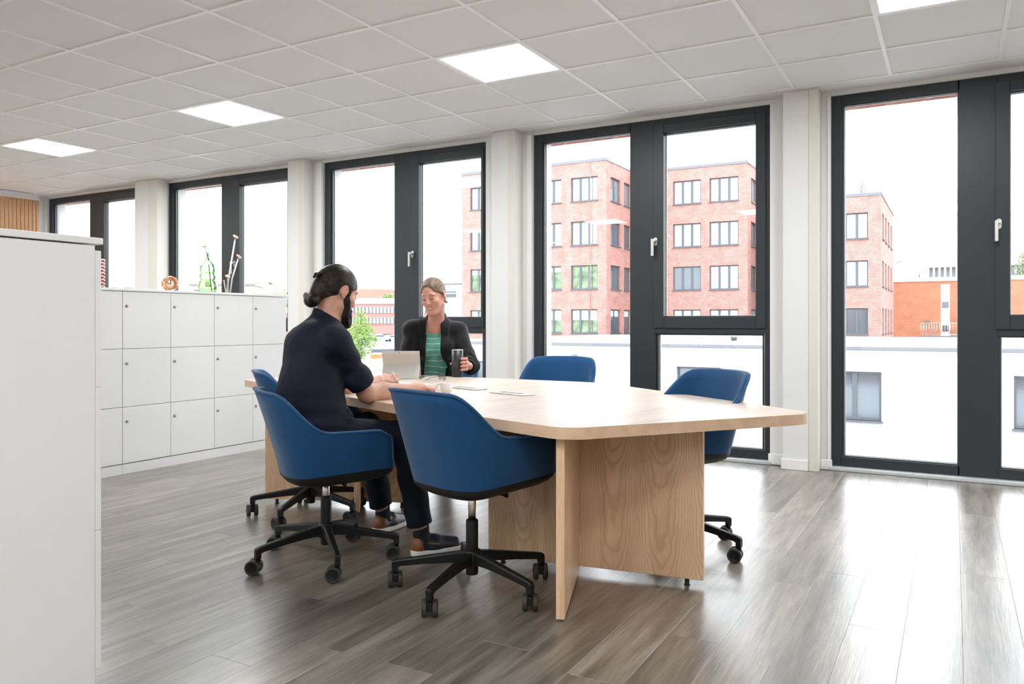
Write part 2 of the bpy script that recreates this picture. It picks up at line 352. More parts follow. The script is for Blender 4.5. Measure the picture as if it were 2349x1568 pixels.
# window wall: each window in view has its own measured uprights (world x)
WIN = [  # start, glass0 left, glass0 right, sash left, sash glass left, sash glass right, sash right, end
    (-11.03, -10.93, -10.10, -9.88, -9.78, -9.02, -8.94, -8.90),
    (-8.487, -8.39, -7.548, -7.325, -7.235, -6.475, -6.40, -6.36),
    (-5.932, -5.84, -4.99, -4.765, -4.675, -3.945, -3.915, -3.877),
    (-3.376, -3.28, -2.44, -2.225, -2.136, -1.377, -1.299, -1.262),
    (-0.814, -0.728, 0.025, 0.252, 0.34, 1.10, 1.18, 1.22),
    (1.67, 1.77, 2.61, 2.83, 2.92, 3.68, 3.75, 3.79)]  # sixth window is out of view, added for its daylight
FT = 2.838; FB = 0.03
def ring(mb, x0, x1, z0, z1, w, y0, y1, bev=0.002):
    wl_, wr_, wb_, wt_ = w if isinstance(w, tuple) else (w,) * 4
    mb.box(x0, x0 + wl_, y0, y1, z0, z1, bev); mb.box(x1 - wr_, x1, y0, y1, z0, z1, bev)
    mb.box(x0 + wl_, x1 - wr_, y0 + 0.0005, y1, z0, z0 + wb_, bev); mb.box(x0 + wl_, x1 - wr_, y0 + 0.0005, y1, z1 - wt_, z1, bev)
def handle_mb():
    h = MB(); pl = [(0.016 * math.cos(a), 0.016 * math.sin(a) + (0.019 if math.sin(a) >= 0 else -0.019)) for a in [2 * PI * k / 20 for k in range(20)]]
    n = len(pl); h.add([(x, 0, z) for x, z in pl] + [(x, -0.012, z) for x, z in pl], [tuple(range(n)), tuple(range(n, 2 * n))[::-1]] + [(i, n + i, n + (i + 1) % n, (i + 1) % n) for i in range(n)])
    h.tube([(0, -0.012, 0.008), (0, -0.048, 0.008)], 0.010, 12); h.box(-0.027, -0.005, -0.056, -0.040, -0.125, 0.022, 0.004, 2); h.box(-0.027, 0.012, -0.054, -0.042, -0.002, 0.018, 0.003, 2)
    return h.mesh('window_handle', M_alu)
HM = handle_mb()
for k, (w0, ga, gb, s0, sa, sb, s1, w1) in enumerate(WIN):
    wd = struct('window_%d' % (k + 1))
    f = MB()
    f.box(w0, ga - 0.018, YF, YF + 0.075, FB, FT, 0.002); f.box(ga - 0.018, gb + 0.012, YF, YF + 0.075, 2.765, FT, 0.002); f.box(ga - 0.018, gb + 0.012, YF, YF + 0.075, FB, 0.098, 0.002)
    f.box(gb, s0 + 0.014, YF, YF + 0.075, FB, FT, 0.002)
    f.box(s0 + 0.014, s1 - 0.008, YF + 0.0005, YF + 0.075, 2.782, FT, 0.002); f.box(s0 + 0.014, s1 - 0.006, YF + 0.0005, YF + 0.075, 1.022, 1.082, 0.002); f.box(s0 + 0.014, s1 - 0.006, YF + 0.0005, YF + 0.075, FB, 0.098, 0.002)
    f.box(s1 - 0.008, w1, YF, YF + 0.075, FB, FT, 0.002)
    f.build('window_frame', M_anth, wd)
    sh = MB(); ring(sh, s0, s1, 1.068, 2.79, (sa - s0, s1 - sb, 0.094, 0.076), YF - 0.014, YF + 0.066, 0.003); so = sh.build('window_sash', M_anth, wd)
    link('window_handle', HM, so, ((s0 + sa) / 2 - 0.022, YF - 0.014, 1.80))
    for nm, x0, x1, z0, z1 in (('left', ga, gb, 0.098, 2.765), ('up', sa, sb, 1.162, 2.714), ('low', s0 + 0.034, s1 - 0.03, 0.098, 1.022)):
        b = MB(); ring(b, x0 - 0.02, x1 + 0.012, z0 - 0.002, z1 + 0.002, (0.022, 0.013, 0.010, 0.010), YF + 0.022, YF + 0.050, 0.0); b.build('glazing_bead', M_bead, wd)
        sp_ = MB(); ring(sp_, x0 - 0.02, x1 + 0.014, z0 - 0.008, z1 + 0.008, (0.029, 0.018, 0.020, 0.020), YF + 0.052, YF + 0.060, 0.0); sp_.build('glass_spacer', M_spacer, wd)
        MB().box(x0 - 0.01, x1 + 0.01, YF + 0.0605, YF + 0.0645, z0 - 0.01, z1 + 0.01).build('window_pane', M_glass, wd)
    th = MB().box(w0 - 0.01, w1 + 0.01, 6.362, YF + 0.07, 0.0, FB - 0.004, 0.003); th.build('window_sill', M_sill, wd)
    # outside: pale metal reveal on the left jamb
    MB().box(w0 + 0.01, ga - 0.004, YF + 0.076, 6.60, FB, 2.80).build('window_reveal', mat('reveal_metal', (0.72, 0.74, 0.76), 0.45), wd)
ww = struct('wall_front')
edges = [XL] + [v for w in WIN for v in (w[0], w[-1])] + [XR]
for k in range(0, len(edges), 2):
    a, b = edges[k], edges[k + 1]
    if b - a > 0.01: MB().box(a, b, YW, 6.60, 0, CEIL).build('wall_section', M_wall, ww)
MB().box(XL, XR, YW + 0.01, 6.60, FT, CEIL + 0.1).build('lintel', M_wall, ww)
M_ourbrick = brick_mat('own_facade_brick', (0.42, 0.17, 0.12), (0.36, 0.13, 0.09), (0.5, 0.42, 0.38))
for k in range(0, len(edges), 2): MB().box(edges[k] - (3.0 if k == 0 else -0.03), edges[k + 1] - (0.30 if k == 0 else 0.16), 6.605, 6.72, -3.2, 2.80).build('outer_wall', M_ourbrick, ww)
MB().box(XL, XR, 6.605, 6.72, 2.79, 3.4).build('outer_lintel', M_ourbrick, ww)
MB().box(XL, XR, 6.505, 6.72, -3.2, 0.0).build('outer_apron', M_ourbrick, ww)
# piers between windows: casing, cable duct, jamb board and their baseboards
PIERS = [(-8.90, -8.64, -8.467, -8.487), (-6.30, -6.131, -6.056, -5.932), (-3.728, -3.547, -3.474, -3.376), (-1.137, -0.951, -0.883, -0.814), (1.36, 1.54, 1.61, 1.67)]
for n, (a, b, c_, w) in enumerate(PIERS):
    pr = struct('trim_%d' % (n + 1))
    MB().box(a, b, 6.25, YW, 0, CEIL, 0.003).build('pier_casing', M_wall, pr)
    MB().box(b + 0.001, c_, 6.244, YW, 0, CEIL, 0.003).build('cable_duct', M_duct, pr)
    if n != 0: MB().box(c_ + 0.045, w - 0.006, 6.382, YW, 0, CEIL - 0.03, 0.006, 2).build('jamb_board', M_trim, pr)
    bb = struct('baseboard_%d' % (n + 1)); e0 = WIN[n][-1]
    MB().box(a - 0.012, b - 0.002, 6.238, 6.25, 0, 0.078, 0.003).build('baseboard', M_trim, bb)
    MB().box(a - 0.012, a, 6.25, YW - 0.012, 0, 0.078, 0.003).build('baseboard', M_trim, bb)
    MB().box(e0 - 0.012, a - 0.012, YW - 0.012, YW, 0, 0.086, 0.003).build('baseboard', M_trim, bb)
    MB().box(c_ + 0.001, w + 0.012, 6.37, 6.382, 0, 0.078, 0.003).build('baseboard', M_trim, bb)
wlft = struct('wall_left'); MB().box(XL - 0.2, XL, YB, 6.5, 0, CEIL).build('wall_panel', M_wall, wlft)
MB().box(XL, -10.955, YB, 6.239, 0, CEIL).build('wall_lining', M_wall, wlft)
wr = struct('wall_right'); MB().box(XR, XR + 0.2, YB, 6.5, 0, CEIL).build('wall_panel', M_wall, wr)
wb = struct('wall_back'); MB().box(XL, XR, YB - 0.2, YB, 0, CEIL).build('wall_panel', M_wall, wb)
sl = thing('slat_panel', 'wall cladding of vertical oak slats at the far end of the room', 'wall panel', (-10.94, 5.4, 0))
MB().box(-0.014, -0.004, -1.0, 0.839, 0.06, 2.80).build('backing_board', M_trim, sl)
sm_ = MB().box(-0.004, 0.012, -0.0175, 0.0175, 0.06, 2.783, 0.002).mesh('slat', M_slat)
for k in range(36): link('slat', sm_, sl, (0, 0.815 - k * 0.0512, 0))

# ------------------------------------------------------------------ the town outside
M_red = brick_mat('red_brick', (0.36, 0.165, 0.14), (0.26, 0.098, 0.078), (0.48, 0.36, 0.33))
M_orange = brick_mat('orange_brick', (0.42, 0.15, 0.075), (0.37, 0.12, 0.058), (0.46, 0.27, 0.2))
M_farbrick = brick_mat('far_brick', (0.33, 0.15, 0.135), (0.28, 0.12, 0.105), (0.42, 0.3, 0.27))
M_render = mat('white_render', (0.44, 0.445, 0.45), 0.9, noise=(0.6, 0.02))
M_greymetal = mat('grey_coping', (0.13, 0.14, 0.155), 0.5)
M_roofpale = mat('pale_roof', (0.27, 0.265, 0.25), 0.9, noise=(0.4, 0.08))
M_wframe = mat('grey_window_frame', (0.075, 0.085, 0.10), 0.5)
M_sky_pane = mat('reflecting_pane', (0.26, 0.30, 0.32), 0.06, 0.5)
M_green_pane = mat('painted_tree_reflection_pane', (0.10, 0.16, 0.085), 0.1, 0.2, noise=(1.6, 0.7))  # green mottling paints a tree reflection into the glass colour
M_dark_pane = mat('dark_pane', (0.10, 0.12, 0.14), 0.08, 0.3)
M_blind = mat('roller_blind', (0.45, 0.55, 0.52), 0.7)
M_ground = mat('paved_ground', (0.30, 0.295, 0.285), 0.95, noise=(0.15, 0.12))
M_lawn = mat('lawn', (0.30, 0.36, 0.16), 0.95, noise=(0.8, 0.3))
GZ = -3.2
gr = struct('ground')
MB().box(-500, -24, 6.75, 900, GZ - 0.5, GZ).build('paving', M_ground, gr); MB().box(-24, 300, 53.5, 900, GZ - 0.5, GZ).build('paving', M_ground, gr); MB().box(-24, 300, 6.75, 53.5, -6.0, -5.4).build('yard', M_ground, gr)

def facade(mb, W_, H_, holes, rec, put):
    """a wall face W x H with recessed openings; put(u, w, d) gives the point at width u, height w, depth d behind the face"""
    us = sorted({0, W_} | {h[0] for h in holes} | {h[1] for h in holes}); ws = sorted({0, H_} | {h[2] for h in holes} | {h[3] for h in holes})
    for i in range(len(us) - 1):
        for j in range(len(ws) - 1):
            um, wm = (us[i] + us[i + 1]) / 2, (ws[j] + ws[j + 1]) / 2
            if any(h[0] < um < h[1] and h[2] < wm < h[3] for h in holes): continue
            mb.add([put(us[i], ws[j], 0), put(us[i + 1], ws[j], 0), put(us[i + 1], ws[j + 1], 0), put(us[i], ws[j + 1], 0)], [(0, 1, 2, 3)])
    for a, b, c_, d_ in holes:
        q = [(a, c_), (b, c_), (b, d_), (a, d_)]
        for k in range(4):
            p, r = q[k], q[(k + 1) % 4]
            mb.add([put(*p, 0), put(*r, 0), put(*r, rec), put(*p, rec)], [(0, 1, 2, 3)])
WCACHE = {}
def bwindow(parent, w, h, loc, rz, lights_, pane, blind=0.0):
    """a facade window (frame with its lights) as a part, its panes as sub-parts; local x along the wall, y into the building"""
    key = (round(w, 2), round(h, 2), lights_)
    if key not in WCACHE:
        m = MB(); t = 0.085
        m.box(0, t, 0, 0.09, 0, h); m.box(w - t, w, 0, 0.09, 0, h); m.box(t, w - t, 0, 0.09, 0, t); m.box(t, w - t, 0, 0.09, h - t, h)
        for k in range(1, lights_): m.box(w * k / lights_ - 0.09, w * k / lights_ + 0.09, 0.002, 0.09, t, h - t)
        m.box(-0.06, w + 0.06, -0.26, 0.02, -0.07, 0.0)
        p = MB(); p.box(t * 0.5, w - t * 0.5, 0.045, 0.06, t * 0.5, h - t * 0.5)
        WCACHE[key] = (m.mesh('window', M_wframe), {}, p.mesh('pane', pane))
    fm_, pm_, base = WCACHE[key]
    o = link('window', fm_, parent, loc, rz)
    if pane.name not in pm_:
        mm = base.copy(); mm.materials.clear(); mm.materials.append(pane); pm_[pane.name] = mm
    link('pane', pm_[pane.name], o)
    if blind: MB().box(0.09, w - 0.09, 0.035, 0.043, h * (1 - blind), h - 0.09).build('blind', M_blind, o)
    return o

# stepped red brick office block (two wings in one) and its lower neighbour
def wing(name, label, x0, x1, y0, y1, ztop, cols, sides, rows, zrow, group=None):
    t = thing(name, label, 'building', (x0, y0, GZ), 0, group)
    H_ = ztop - GZ; w = MB(); ww_, wh_, sw = 2.3, 1.9, 2.1 if sides and sides[0][1] - sides[0][0] > 1.5 else 1.1
    fh = [(c, c + ww_, zr - GZ, zr - GZ + wh_) for c in cols for zr in zrow]
    facade(w, x1 - x0, H_, fh, 0.24, lambda u, v, d: (u, d, v))
    sh_ = [(a, b, zr - GZ, zr - GZ + wh_) for a, b in sides for zr in zrow]
    facade(w, y1 - y0, H_, sh_, 0.24, lambda u, v, d: (x1 - x0 - d, u, v))
    w.add([(0, 0, 0), (0, y1 - y0, 0), (0, y1 - y0, H_), (0, 0, H_)], [(0, 1, 2, 3)]); w.add([(0, y1 - y0, 0), (x1 - x0, y1 - y0, 0), (x1 - x0, y1 - y0, H_), (0, y1 - y0, H_)], [(0, 1, 2, 3)])
    w.add([(0, 0, H_), (x1 - x0, 0, H_), (x1 - x0, y1 - y0, H_), (0, y1 - y0, H_)], [(0, 1, 2, 3)])
    w.build('wall', M_red, t)
    MB().box(-0.06, x1 - x0 + 0.06, -0.06, y1 - y0, H_, H_ + 0.22).build('roof_coping', M_greymetal, t)
    rnd = random.Random(5)
    for i, c in enumerate(cols):
        for r, zr in enumerate(zrow):
            pane = M_sky_pane if r < 2 else (M_green_pane if x1 < -20 else (M_dark_pane if (i + r) % 2 else M_sky_pane))
            bwindow(t, ww_, wh_, (c, 0.15, zr - GZ), 0, 3, pane, 0.0 if r < 2 else (0.45 if r == 3 else (0.25 if i % 2 == 0 else 0)))
    for a, b in sides:
        for r, zr in enumerate(zrow): bwindow(t, b - a, wh_, (x1 - x0 - 0.15, a, zr - GZ), PI / 2, 2 if b - a > 1.5 else 1, M_sky_pane if r == 0 else M_dark_pane, 0.3 if r == 3 else 0)
    return t
ZR = [10.75, 7.25, 3.75, 0.25]
b1 = wing('office_building', 'four-storey red brick office block with triple grey windows, nearest wing standing forward', -37.1, -23.7, 57.3, 62.7, 13.8, [0.8, 4.0, 7.2, 10.35], [(0.9, 3.0), (3.8, 5.3)], 4, ZR, 'red brick office wings')
MB().tube([(12.05, -0.03, 0), (12.05, -0.03, 16.9)], 0.03, 6).build('downpipe', M_red, b1)
b2 = wing('office_building', 'four-storey red brick office wing set back beside the nearest wing', -23.69, -14.07, 62.8, 74, 13.6, [0.45, 3.6, 6.6], [(1.2, 3.3), (4.2, 6.3), (7.5, 9.6)], 4, ZR, 'red brick office wings')
b3 = wing('office_building', 'three-storey red brick office block with a small roof railing, behind white roof edge', -10.6, -4.57, 62.8, 76, 10.35, [0.1, 2.85], [(0.9, 2.3), (3.7, 5.1), (6.6, 8.0), (9.6, 11.0)], 3, ZR[1:], 'red brick office wings')
rl = MB()
for k in range(5): rl.tube([(4.6, 0.6 + k * 1.4, 13.7), (4.6, 0.6 + k * 1.4, 15.0 - 0.18 * k)], 0.035, 5)
for k in range(3): rl.tube([(4.6, 0.6, 14.1 + 0.4 * k), (4.6, 6.2, 14.1 + 0.3 * k)], 0.025, 5)
rl.build('roof_railing', M_greymetal, b3)

# low white rendered building right across the yard
wbx0, wbx1 = -22.9, 14.0
wh = thing('white_building', 'low white rendered building with a flat roof and grey coping just outside', 'building', (wbx0, 33, GZ))
WH = [(-16.1, -14.2), (-10.4, -8.5), (-4.3, -2.4), (1.86, 3.76), (-21.6, -19.7)]
m = MB(); facade(m, wbx1 - wbx0, 3.25, [(a - wbx0, b - wbx0, 0.55, 2.42) for a, b in WH], 0.22, lambda u, v, d: (u, d, v))
m.build('wall', M_render, wh)
MB().box(0, 0.3, 0.01, 21, 0, 3.25).build('side_wall', M_render, wh); MB().box(0, wbx1 - wbx0, 0, 0.3, -2.2, 0).build('lower_wall', M_render, wh)
MB().box(-0.05, wbx1 - wbx0, -0.06, 0.35, 3.25, 3.385, 0.01).build('roof_coping', M_greymetal, wh)
MB().box(-0.02, wbx1 - wbx0, -0.03, 0.3, 3.385, 3.47).build('coping_top', mat('coping_light', (0.42, 0.42, 0.42), 0.5), wh)
MB().box(0, wbx1 - wbx0, 0.3, 21, 3.2, 3.42).build('flat_roof', M_roofpale, wh)
for a, b in WH: bwindow(wh, b - a, 1.87, (a - wbx0, 0.13, 0.55), 0, 2, M_dark_pane if a != -16.1 else M_sky_pane)
ven = MB()
for x in (-9.4, -6.6): ven.lathe([(0.14, 0), (0.14, 0.12), (0.20, 0.12), (0.16, 0.24), (0, 0.26)], 12, (x - wbx0, 6, 3.42))
ven.build('roof_vent', M_greymetal, wh)
sl_ = MB(); sl_.tube([(-15.1 - wbx0, -0.02, 2.78), (-15.1 - wbx0, -0.28, 2.82)], 0.03, 8); sl_.lathe([(0, 0.1), (0.11, 0.08), (0.12, -0.06), (0, -0.12)], 12, (-15.1 - wbx0, -0.32, 2.80)); sl_.build('wall_lamp', M_greymetal, wh)

# orange brick hall behind it with a steel stair
oh = thing('brick_hall', 'orange brick hall with a white vertical window strip and white roof edge', 'building', (-6.4, 80, GZ))
m = MB(); facade(m, 16, 8.0, [(5.4, 6.1, 0.8, 7.75)], 0.15, lambda u, v, d: (u, d, v)); m.build('wall', M_orange, oh)
MB().box(-0.1, 16, -0.1, 9, 8.0, 8.35).build('roof_edge', M_trim, oh)
MB().box(5.4, 6.1, 0.05, 0.14, 0.8, 7.75).build('white_strip', M_trim, oh)
for z in (5.6, 3.5, 2.2): MB().box(5.48, 6.02, 0.02, 0.05, z, z + 0.55).build('window', M_dark_pane, oh)
MB().tube([(1.3, -0.06, 0), (1.3, -0.06, 8)], 0.05, 6).build('downpipe', M_trim, oh)
MB().box(4.2, 4.5, -0.35, 0, 4.35, 4.5).build('wall_lamp', M_greymetal, oh)
st = thing('outdoor_stair', 'galvanised outdoor stair with railings against the orange brick hall', 'stair', (-2.45, 76.5, GZ))
MB().box(0, 4.6, 0, 1.6, 3.0, 3.15).build('landing', M_greymetal, st); MB().box(3.0, 4.9, 1.7, 2.9, 4.75, 4.87).build('landing', M_greymetal, st)
for x in (0.1, 2.4, 4.5):
    for y in (0.1, 1.5): MB().box(x - .05, x + .05, y - .05, y + .05, 0, 3.0).build('post', M_greymetal, st)
for x0_, x1_, y_, z_ in ((0, 4.6, 0.0, 3.15), (3.0, 4.9, 1.7, 4.87)):
    r = MB(); r.tube([(x0_, y_, z_ + 1.1), (x1_, y_, z_ + 1.1)], 0.035, 6); r.tube([(x0_, y_, z_ + 0.12), (x1_, y_, z_ + 0.12)], 0.025, 6)
    for k in range(int((x1_ - x0_) / 0.2) + 1): r.tube([(x0_ + k * 0.2, y_, z_ + 0.1), (x0_ + k * 0.2, y_, z_ + 1.1)], 0.018, 4)
    r.build('railing', M_alu, st)
for k in range(9): MB().box(2.6 + k * 0.02, 3.9 + k * 0.02, 0.3 + k * 0.15, 0.55 + k * 0.15, 3.2 + k * 0.18, 3.25 + k * 0.18).build('step', M_greymetal, st)
# grey block with plant room, and a white finned upper storey farther back
gb = thing('grey_building', 'dark grey brick block with rooftop plant behind the orange hall', 'building', (-10.6, 112, GZ))
MB().box(0, 6.4, 0, 14, 0, 11.9).build('wall', mat('grey_brick', (0.30, 0.28, 0.29), 0.9, noise=(2, 0.1)), gb); MB().box(6.4, 6.7, 0, 14, 0, 12.0).build('side_wall', M_trim, gb)
MB().box(2.0, 5.0, 3, 8, 11.9, 13.2).build('plant_room', mat('plant_grey', (0.45, 0.45, 0.44), 0.9, noise=(3, 0.2)), gb)
MB().box(6.72, 6.8, 2, 10, 8.6, 10.6).build('window', M_dark_pane, gb)
MB().tube([(3.6, 2.6, 12.0), (5.6, 2.6, 12.8)], 0.12, 6).build('duct', M_alu, gb)
fb = thing('finned_building', 'white upper storey clad with dark gaps between upright fins, far right', 'building', (-2.9, 112, GZ))
MB().box(0, 16, 0.6, 10, 0, 11.2).build('wall', mat('fin_back', (0.25, 0.26, 0.29), 0.6), fb)
MB().box(-0.2, 16, -0.3, 0.6, 11.2, 11.35).build('roof_edge', M_trim, fb); MB().box(-0.2, 16, -0.3, 0.6, 9.3, 9.6).build('floor_edge', M_trim, fb)
fi = MB().box(0, 0.22, 0, 0.55, 9.6, 11.2).mesh('fin', M_trim)
for k in range(26): link('fin', fi, fb, (k * 0.62, 0, 0))
# slim white stair tower beside the red brick block
tw = thing('stair_tower', 'slim white glazed stair tower left of the red brick block', 'building', (-49.2, 70, GZ))
m = MB(); facade(m, 6.5, 8.35, [(1.3, 3.1, 0.6, 7.6)], 0.3, lambda u, v, d: (u, d, v)); m.build('wall', M_render, tw)
MB().box(-0.1, 6.6, -0.15, 6, 8.35, 8.5).build('roof_edge', M_greymetal, tw)
bwindow(tw, 1.8, 7.0, (1.3, 0.2, 0.6), 0, 1, M_sky_pane)
for z in (2.4, 4.6, 7.0): MB().box(1.3, 3.1, 0.1, 0.2, z, z + 0.35).build('transom', M_wframe, tw)
MB().box(4.0, 6.4, -0.12, -0.01, 0, 7.0).build('wood_cladding', mat('pale_wood_cladding', (0.36, 0.245, 0.15), 0.8, noise=(3, 0.2)), tw)

# long low brick office far across the car park, with the big tiled roof behind
ang = YAW + 0.12
lo = thing('long_brick_office', 'long two-row brick office with white upright window fins far across the car park', 'building', ray(600, 739, 262) - Vector((0, 0, EYE - GZ)), ang)
L_ = 62.0
MB().box(0, L_, 0, 14, 0, 10.6).build('wall', M_farbrick, lo)
for r, z in enumerate((3.9, 7.5)):
    MB().box(0.5, L_ - 0.5, -0.15, 0.0, z, z + 2.0).build('window', M_dark_pane, lo)
fin = MB().box(-0.28, 0.28, -0.45, -0.15, 3.9, 5.9).box(-0.28, 0.28, -0.45, -0.15, 7.5, 9.5).mesh('window_pier', M_trim)
for k in range(51): link('window_pier', fin, lo, (1 + k * 1.2, 0, 0))
MB().box(-0.3, L_ + 0.3, -0.5, 14, 10.6, 10.8).build('roof_edge', M_trim, lo); MB().box(18, L_ - 6, 3, 12, 10.8, 12.6).build('roof_storey', M_render, lo)
MB().box(-0.2, L_, -9, -8.6, 0, 3.0).build('yard_wall', M_farbrick, lo)
rf = thing('tiled_roof_hall', 'long hall with a big hipped red tile roof behind the far brick office', 'building', ray(700, 739, 330) - Vector((0, 0, EYE - GZ)), ang)
m = MB(); m.box(0, 46, 0, 16, 0, 13.0); m.build('wall', M_farbrick, rf)
m = MB(); m.add([(-1, -1, 13), (47, -1, 13), (47, 17, 13), (-1, 17, 13), (2, 8, 19.3), (36, 8, 18.6)], [(0, 1, 5, 4), (1, 2, 5), (2, 3, 4, 5), (3, 0, 4)]); m.build('roof', mat('red_roof_tiles', (0.29, 0.10, 0.07), 0.9, noise=(0.5, 0.15)), rf)
# pale houses low on the horizon at the far left
ph = thing('pale_office', 'pale long office seen low behind the lockers at the far left', 'building', ray(238, 739, 130) - Vector((0, 0, EYE - GZ)), YAW + 0.25)
MB().box(0, 26, 0, 10, 0, 11.2).build('wall', mat('pale_facade', (0.70, 0.64, 0.62), 0.9), ph); m = MB()
m.add([(-0.5, -0.5, 11.2), (26.5, -0.5, 11.2), (26.5, 10.5, 11.2), (-0.5, 10.5, 11.2), (-0.5, 5, 13.6), (26.5, 5, 13.6)], [(0, 1, 5, 4), (2, 3, 4, 5), (1, 2, 5), (3, 0, 4)]); m.build('roof', mat('pale_roof_tiles', (0.62, 0.50, 0.36), 0.9), ph)
for k in range(12): bwindow(ph, 1.2, 1.5, (1 + k * 2.1, -0.1, 8.6), 0, 1, M_dark_pane)
pk = thing('pink_house', 'pale pink house with two small windows seen past the green bottle', 'building', ray(436, 739, 120) - Vector((0, 0, EYE - GZ)), YAW + 0.1)
MB().box(0, 9.5, 0, 8, 0, 9.9).build('wall', mat('pink_facade', (0.62, 0.38, 0.31), 0.9), pk); MB().box(-0.2, 9.7, -0.2, 8, 9.9, 10.2).build('roof_edge', M_greymetal, pk)
for k in range(3): bwindow(pk, 0.8, 2.0, (0.6 + k * 2.4, -0.1, 7.3), 0, 1, M_dark_pane)

# trees: trunk with branches, crown of many small leaves
def leaf_crown(name, parent, centres, n, size, m, seed):
    rnd = np.random.RandomState(seed); V = []; Fs = []; k = 0
    for (cx, cy, cz, r) in centres:
        nn = int(n * r ** 2)
        d = rnd.normal(size=(nn, 3)); d /= np.linalg.norm(d, axis=1)[:, None]; rad = r * (0.55 + 0.5 * rnd.rand(nn))[:, None]
        P = np.array([cx, cy, cz]) + d * rad * np.array([1, 1, 0.85])
        a = rnd.normal(size=(nn, 3)); a /= np.linalg.norm(a, axis=1)[:, None]; b = np.cross(a, rnd.normal(size=(nn, 3))); b /= np.linalg.norm(b, axis=1)[:, None]
        s = size * (0.6 + 0.8 * rnd.rand(nn))[:, None]
        Q = np.stack([P - a * s, P + b * s * 0.5, P + a * s, P - b * s * 0.5], 1).reshape(-1, 3); V.append(Q)
        Fs.append(np.arange(nn * 4).reshape(-1, 4) + k); k += nn * 4
    me = bpy.data.meshes.new(name); me.from_pydata(np.concatenate(V).tolist(), [], np.concatenate(Fs).tolist()); me.materials.append(m)
    return link(name, me, parent)
def leaf_mat(name, c1, c2):
    m = mat(name, c1, 0.6); b = m.node_tree.nodes['Principled BSDF']; g = nd(m, 'ShaderNodeNewGeometry'); r = nd(m, 'ShaderNodeValToRGB'); ramp(r, [(0, c1), (1, c2)])
    m.node_tree.links.new(g.outputs['Random Per Island'], r.inputs[0]); m.node_tree.links.new(r.outputs[0], b.inputs['Base Color']); b.inputs['Transmission Weight'].default_value = 0.0; b.inputs['Subsurface Weight'].default_value = 0.0
    return m
M_leaf = leaf_mat('light_leaves', (0.09, 0.21, 0.03), (0.26, 0.40, 0.08)); M_leaf2 = leaf_mat('deep_leaves', (0.10, 0.22, 0.05), (0.25, 0.38, 0.10)); M_con = leaf_mat('conifer_needles', (0.10, 0.17, 0.08), (0.25, 0.30, 0.14))
M_bark = mat('bark', (0.16, 0.12, 0.09), 0.9, noise=(8, 0.3))
def tree(label, loc, h, centres, n, size, m, seed, trunk=0.07):
    t = thing('tree', label, 'tree', loc)
    tr = MB(); tr.tube([(0, 0, 0), (0.03, 0.02, h * 0.4), (0, 0, h * 0.85)], [trunk, trunk * 0.8, trunk * 0.3], 8)
    for i, (cx, cy, cz, r) in enumerate(centres): tr.tube([(0, 0, max(0.3, cz - 0.9 * r - 0.3)), (cx * 0.5, cy * 0.5, cz - 0.4 * r), (cx, cy, cz)], [trunk * 0.45, trunk * 0.3, trunk * 0.1], 5)
    tr.build('trunk', M_bark, t); leaf_crown('crown', t, centres, n, size, m, seed)['kind'] = 'stuff'; return t
p = ray(828, 739, 45); tree('young tree with bright green leaves outside beyond the bearded man', (p.x, p.y, GZ), 5.0,
    [(0, 0, 4.95, 0.22), (-0.12, 0.1, 4.5, 0.4), (0.1, 0, 4.05, 0.55), (-0.45, 0.1, 3.75, 0.6), (0.42, 0, 3.65, 0.55), (0, -0.2, 3.35, 0.65), (-0.5, 0, 3.05, 0.5), (0.6, 0.2, 3.2, 0.4), (0.2, 0, 2.75, 0.5), (-0.1, 0, 2.45, 0.36)], 1500, 0.06, M_leaf, 3)
p = ray(640, 739, 95); tree('leafy treetop low behind the right end of the lockers', (p.x, p.y, GZ), 8.2, [(0, 0, 7.6, 1.1), (-0.9, 0, 7.0, 1.0), (1.0, 0, 7.1, 1.0), (0, 0, 6.4, 1.4)], 260, 0.12, M_leaf2, 4, 0.15)
p = ray(890, 739, 305); tree('small bush-like tree in front of the big red tile roof', (p.x, p.y, GZ), 13, [(0, 0, 13, 2.8), (3.4, 0, 12, 2.6), (-2.6, 0, 12, 2.2)], 160, 0.3, M_leaf2, 5, 0.3)
p = ray(2346, 739, 78); t = thing('conifer', 'tall conifer above the orange brick hall at the right edge', 'tree', (p.x, p.y, GZ))
MB().tube([(0, 0, 0), (0, 0, 12)], [0.2, 0.03], 8).build('trunk', M_bark, t)
leaf_crown('crown', t, [(0.3 * math.sin(k * 2.4), 0.3 * math.cos(k * 2.4), 5.5 + k * 0.42, 1.5 * (1 - k / 17)) for k in range(16)], 260, 0.13, M_con, 6)['kind'] = 'stuff'
ma = thing('lamp_mast', 'thin distant lamp mast rising above the lockers', 'lamp mast', ray(606, 739, 110) - Vector((0, 0, EYE - GZ)))
MB().tube([(0, 0, 0), (0, 0, 12.0)], [0.09, 0.05], 8).build('pole', M_alu, ma); MB().box(-0.5, 0.5, -0.15, 0.15, 12.0, 12.2).build('lamp_head', M_alu, ma)

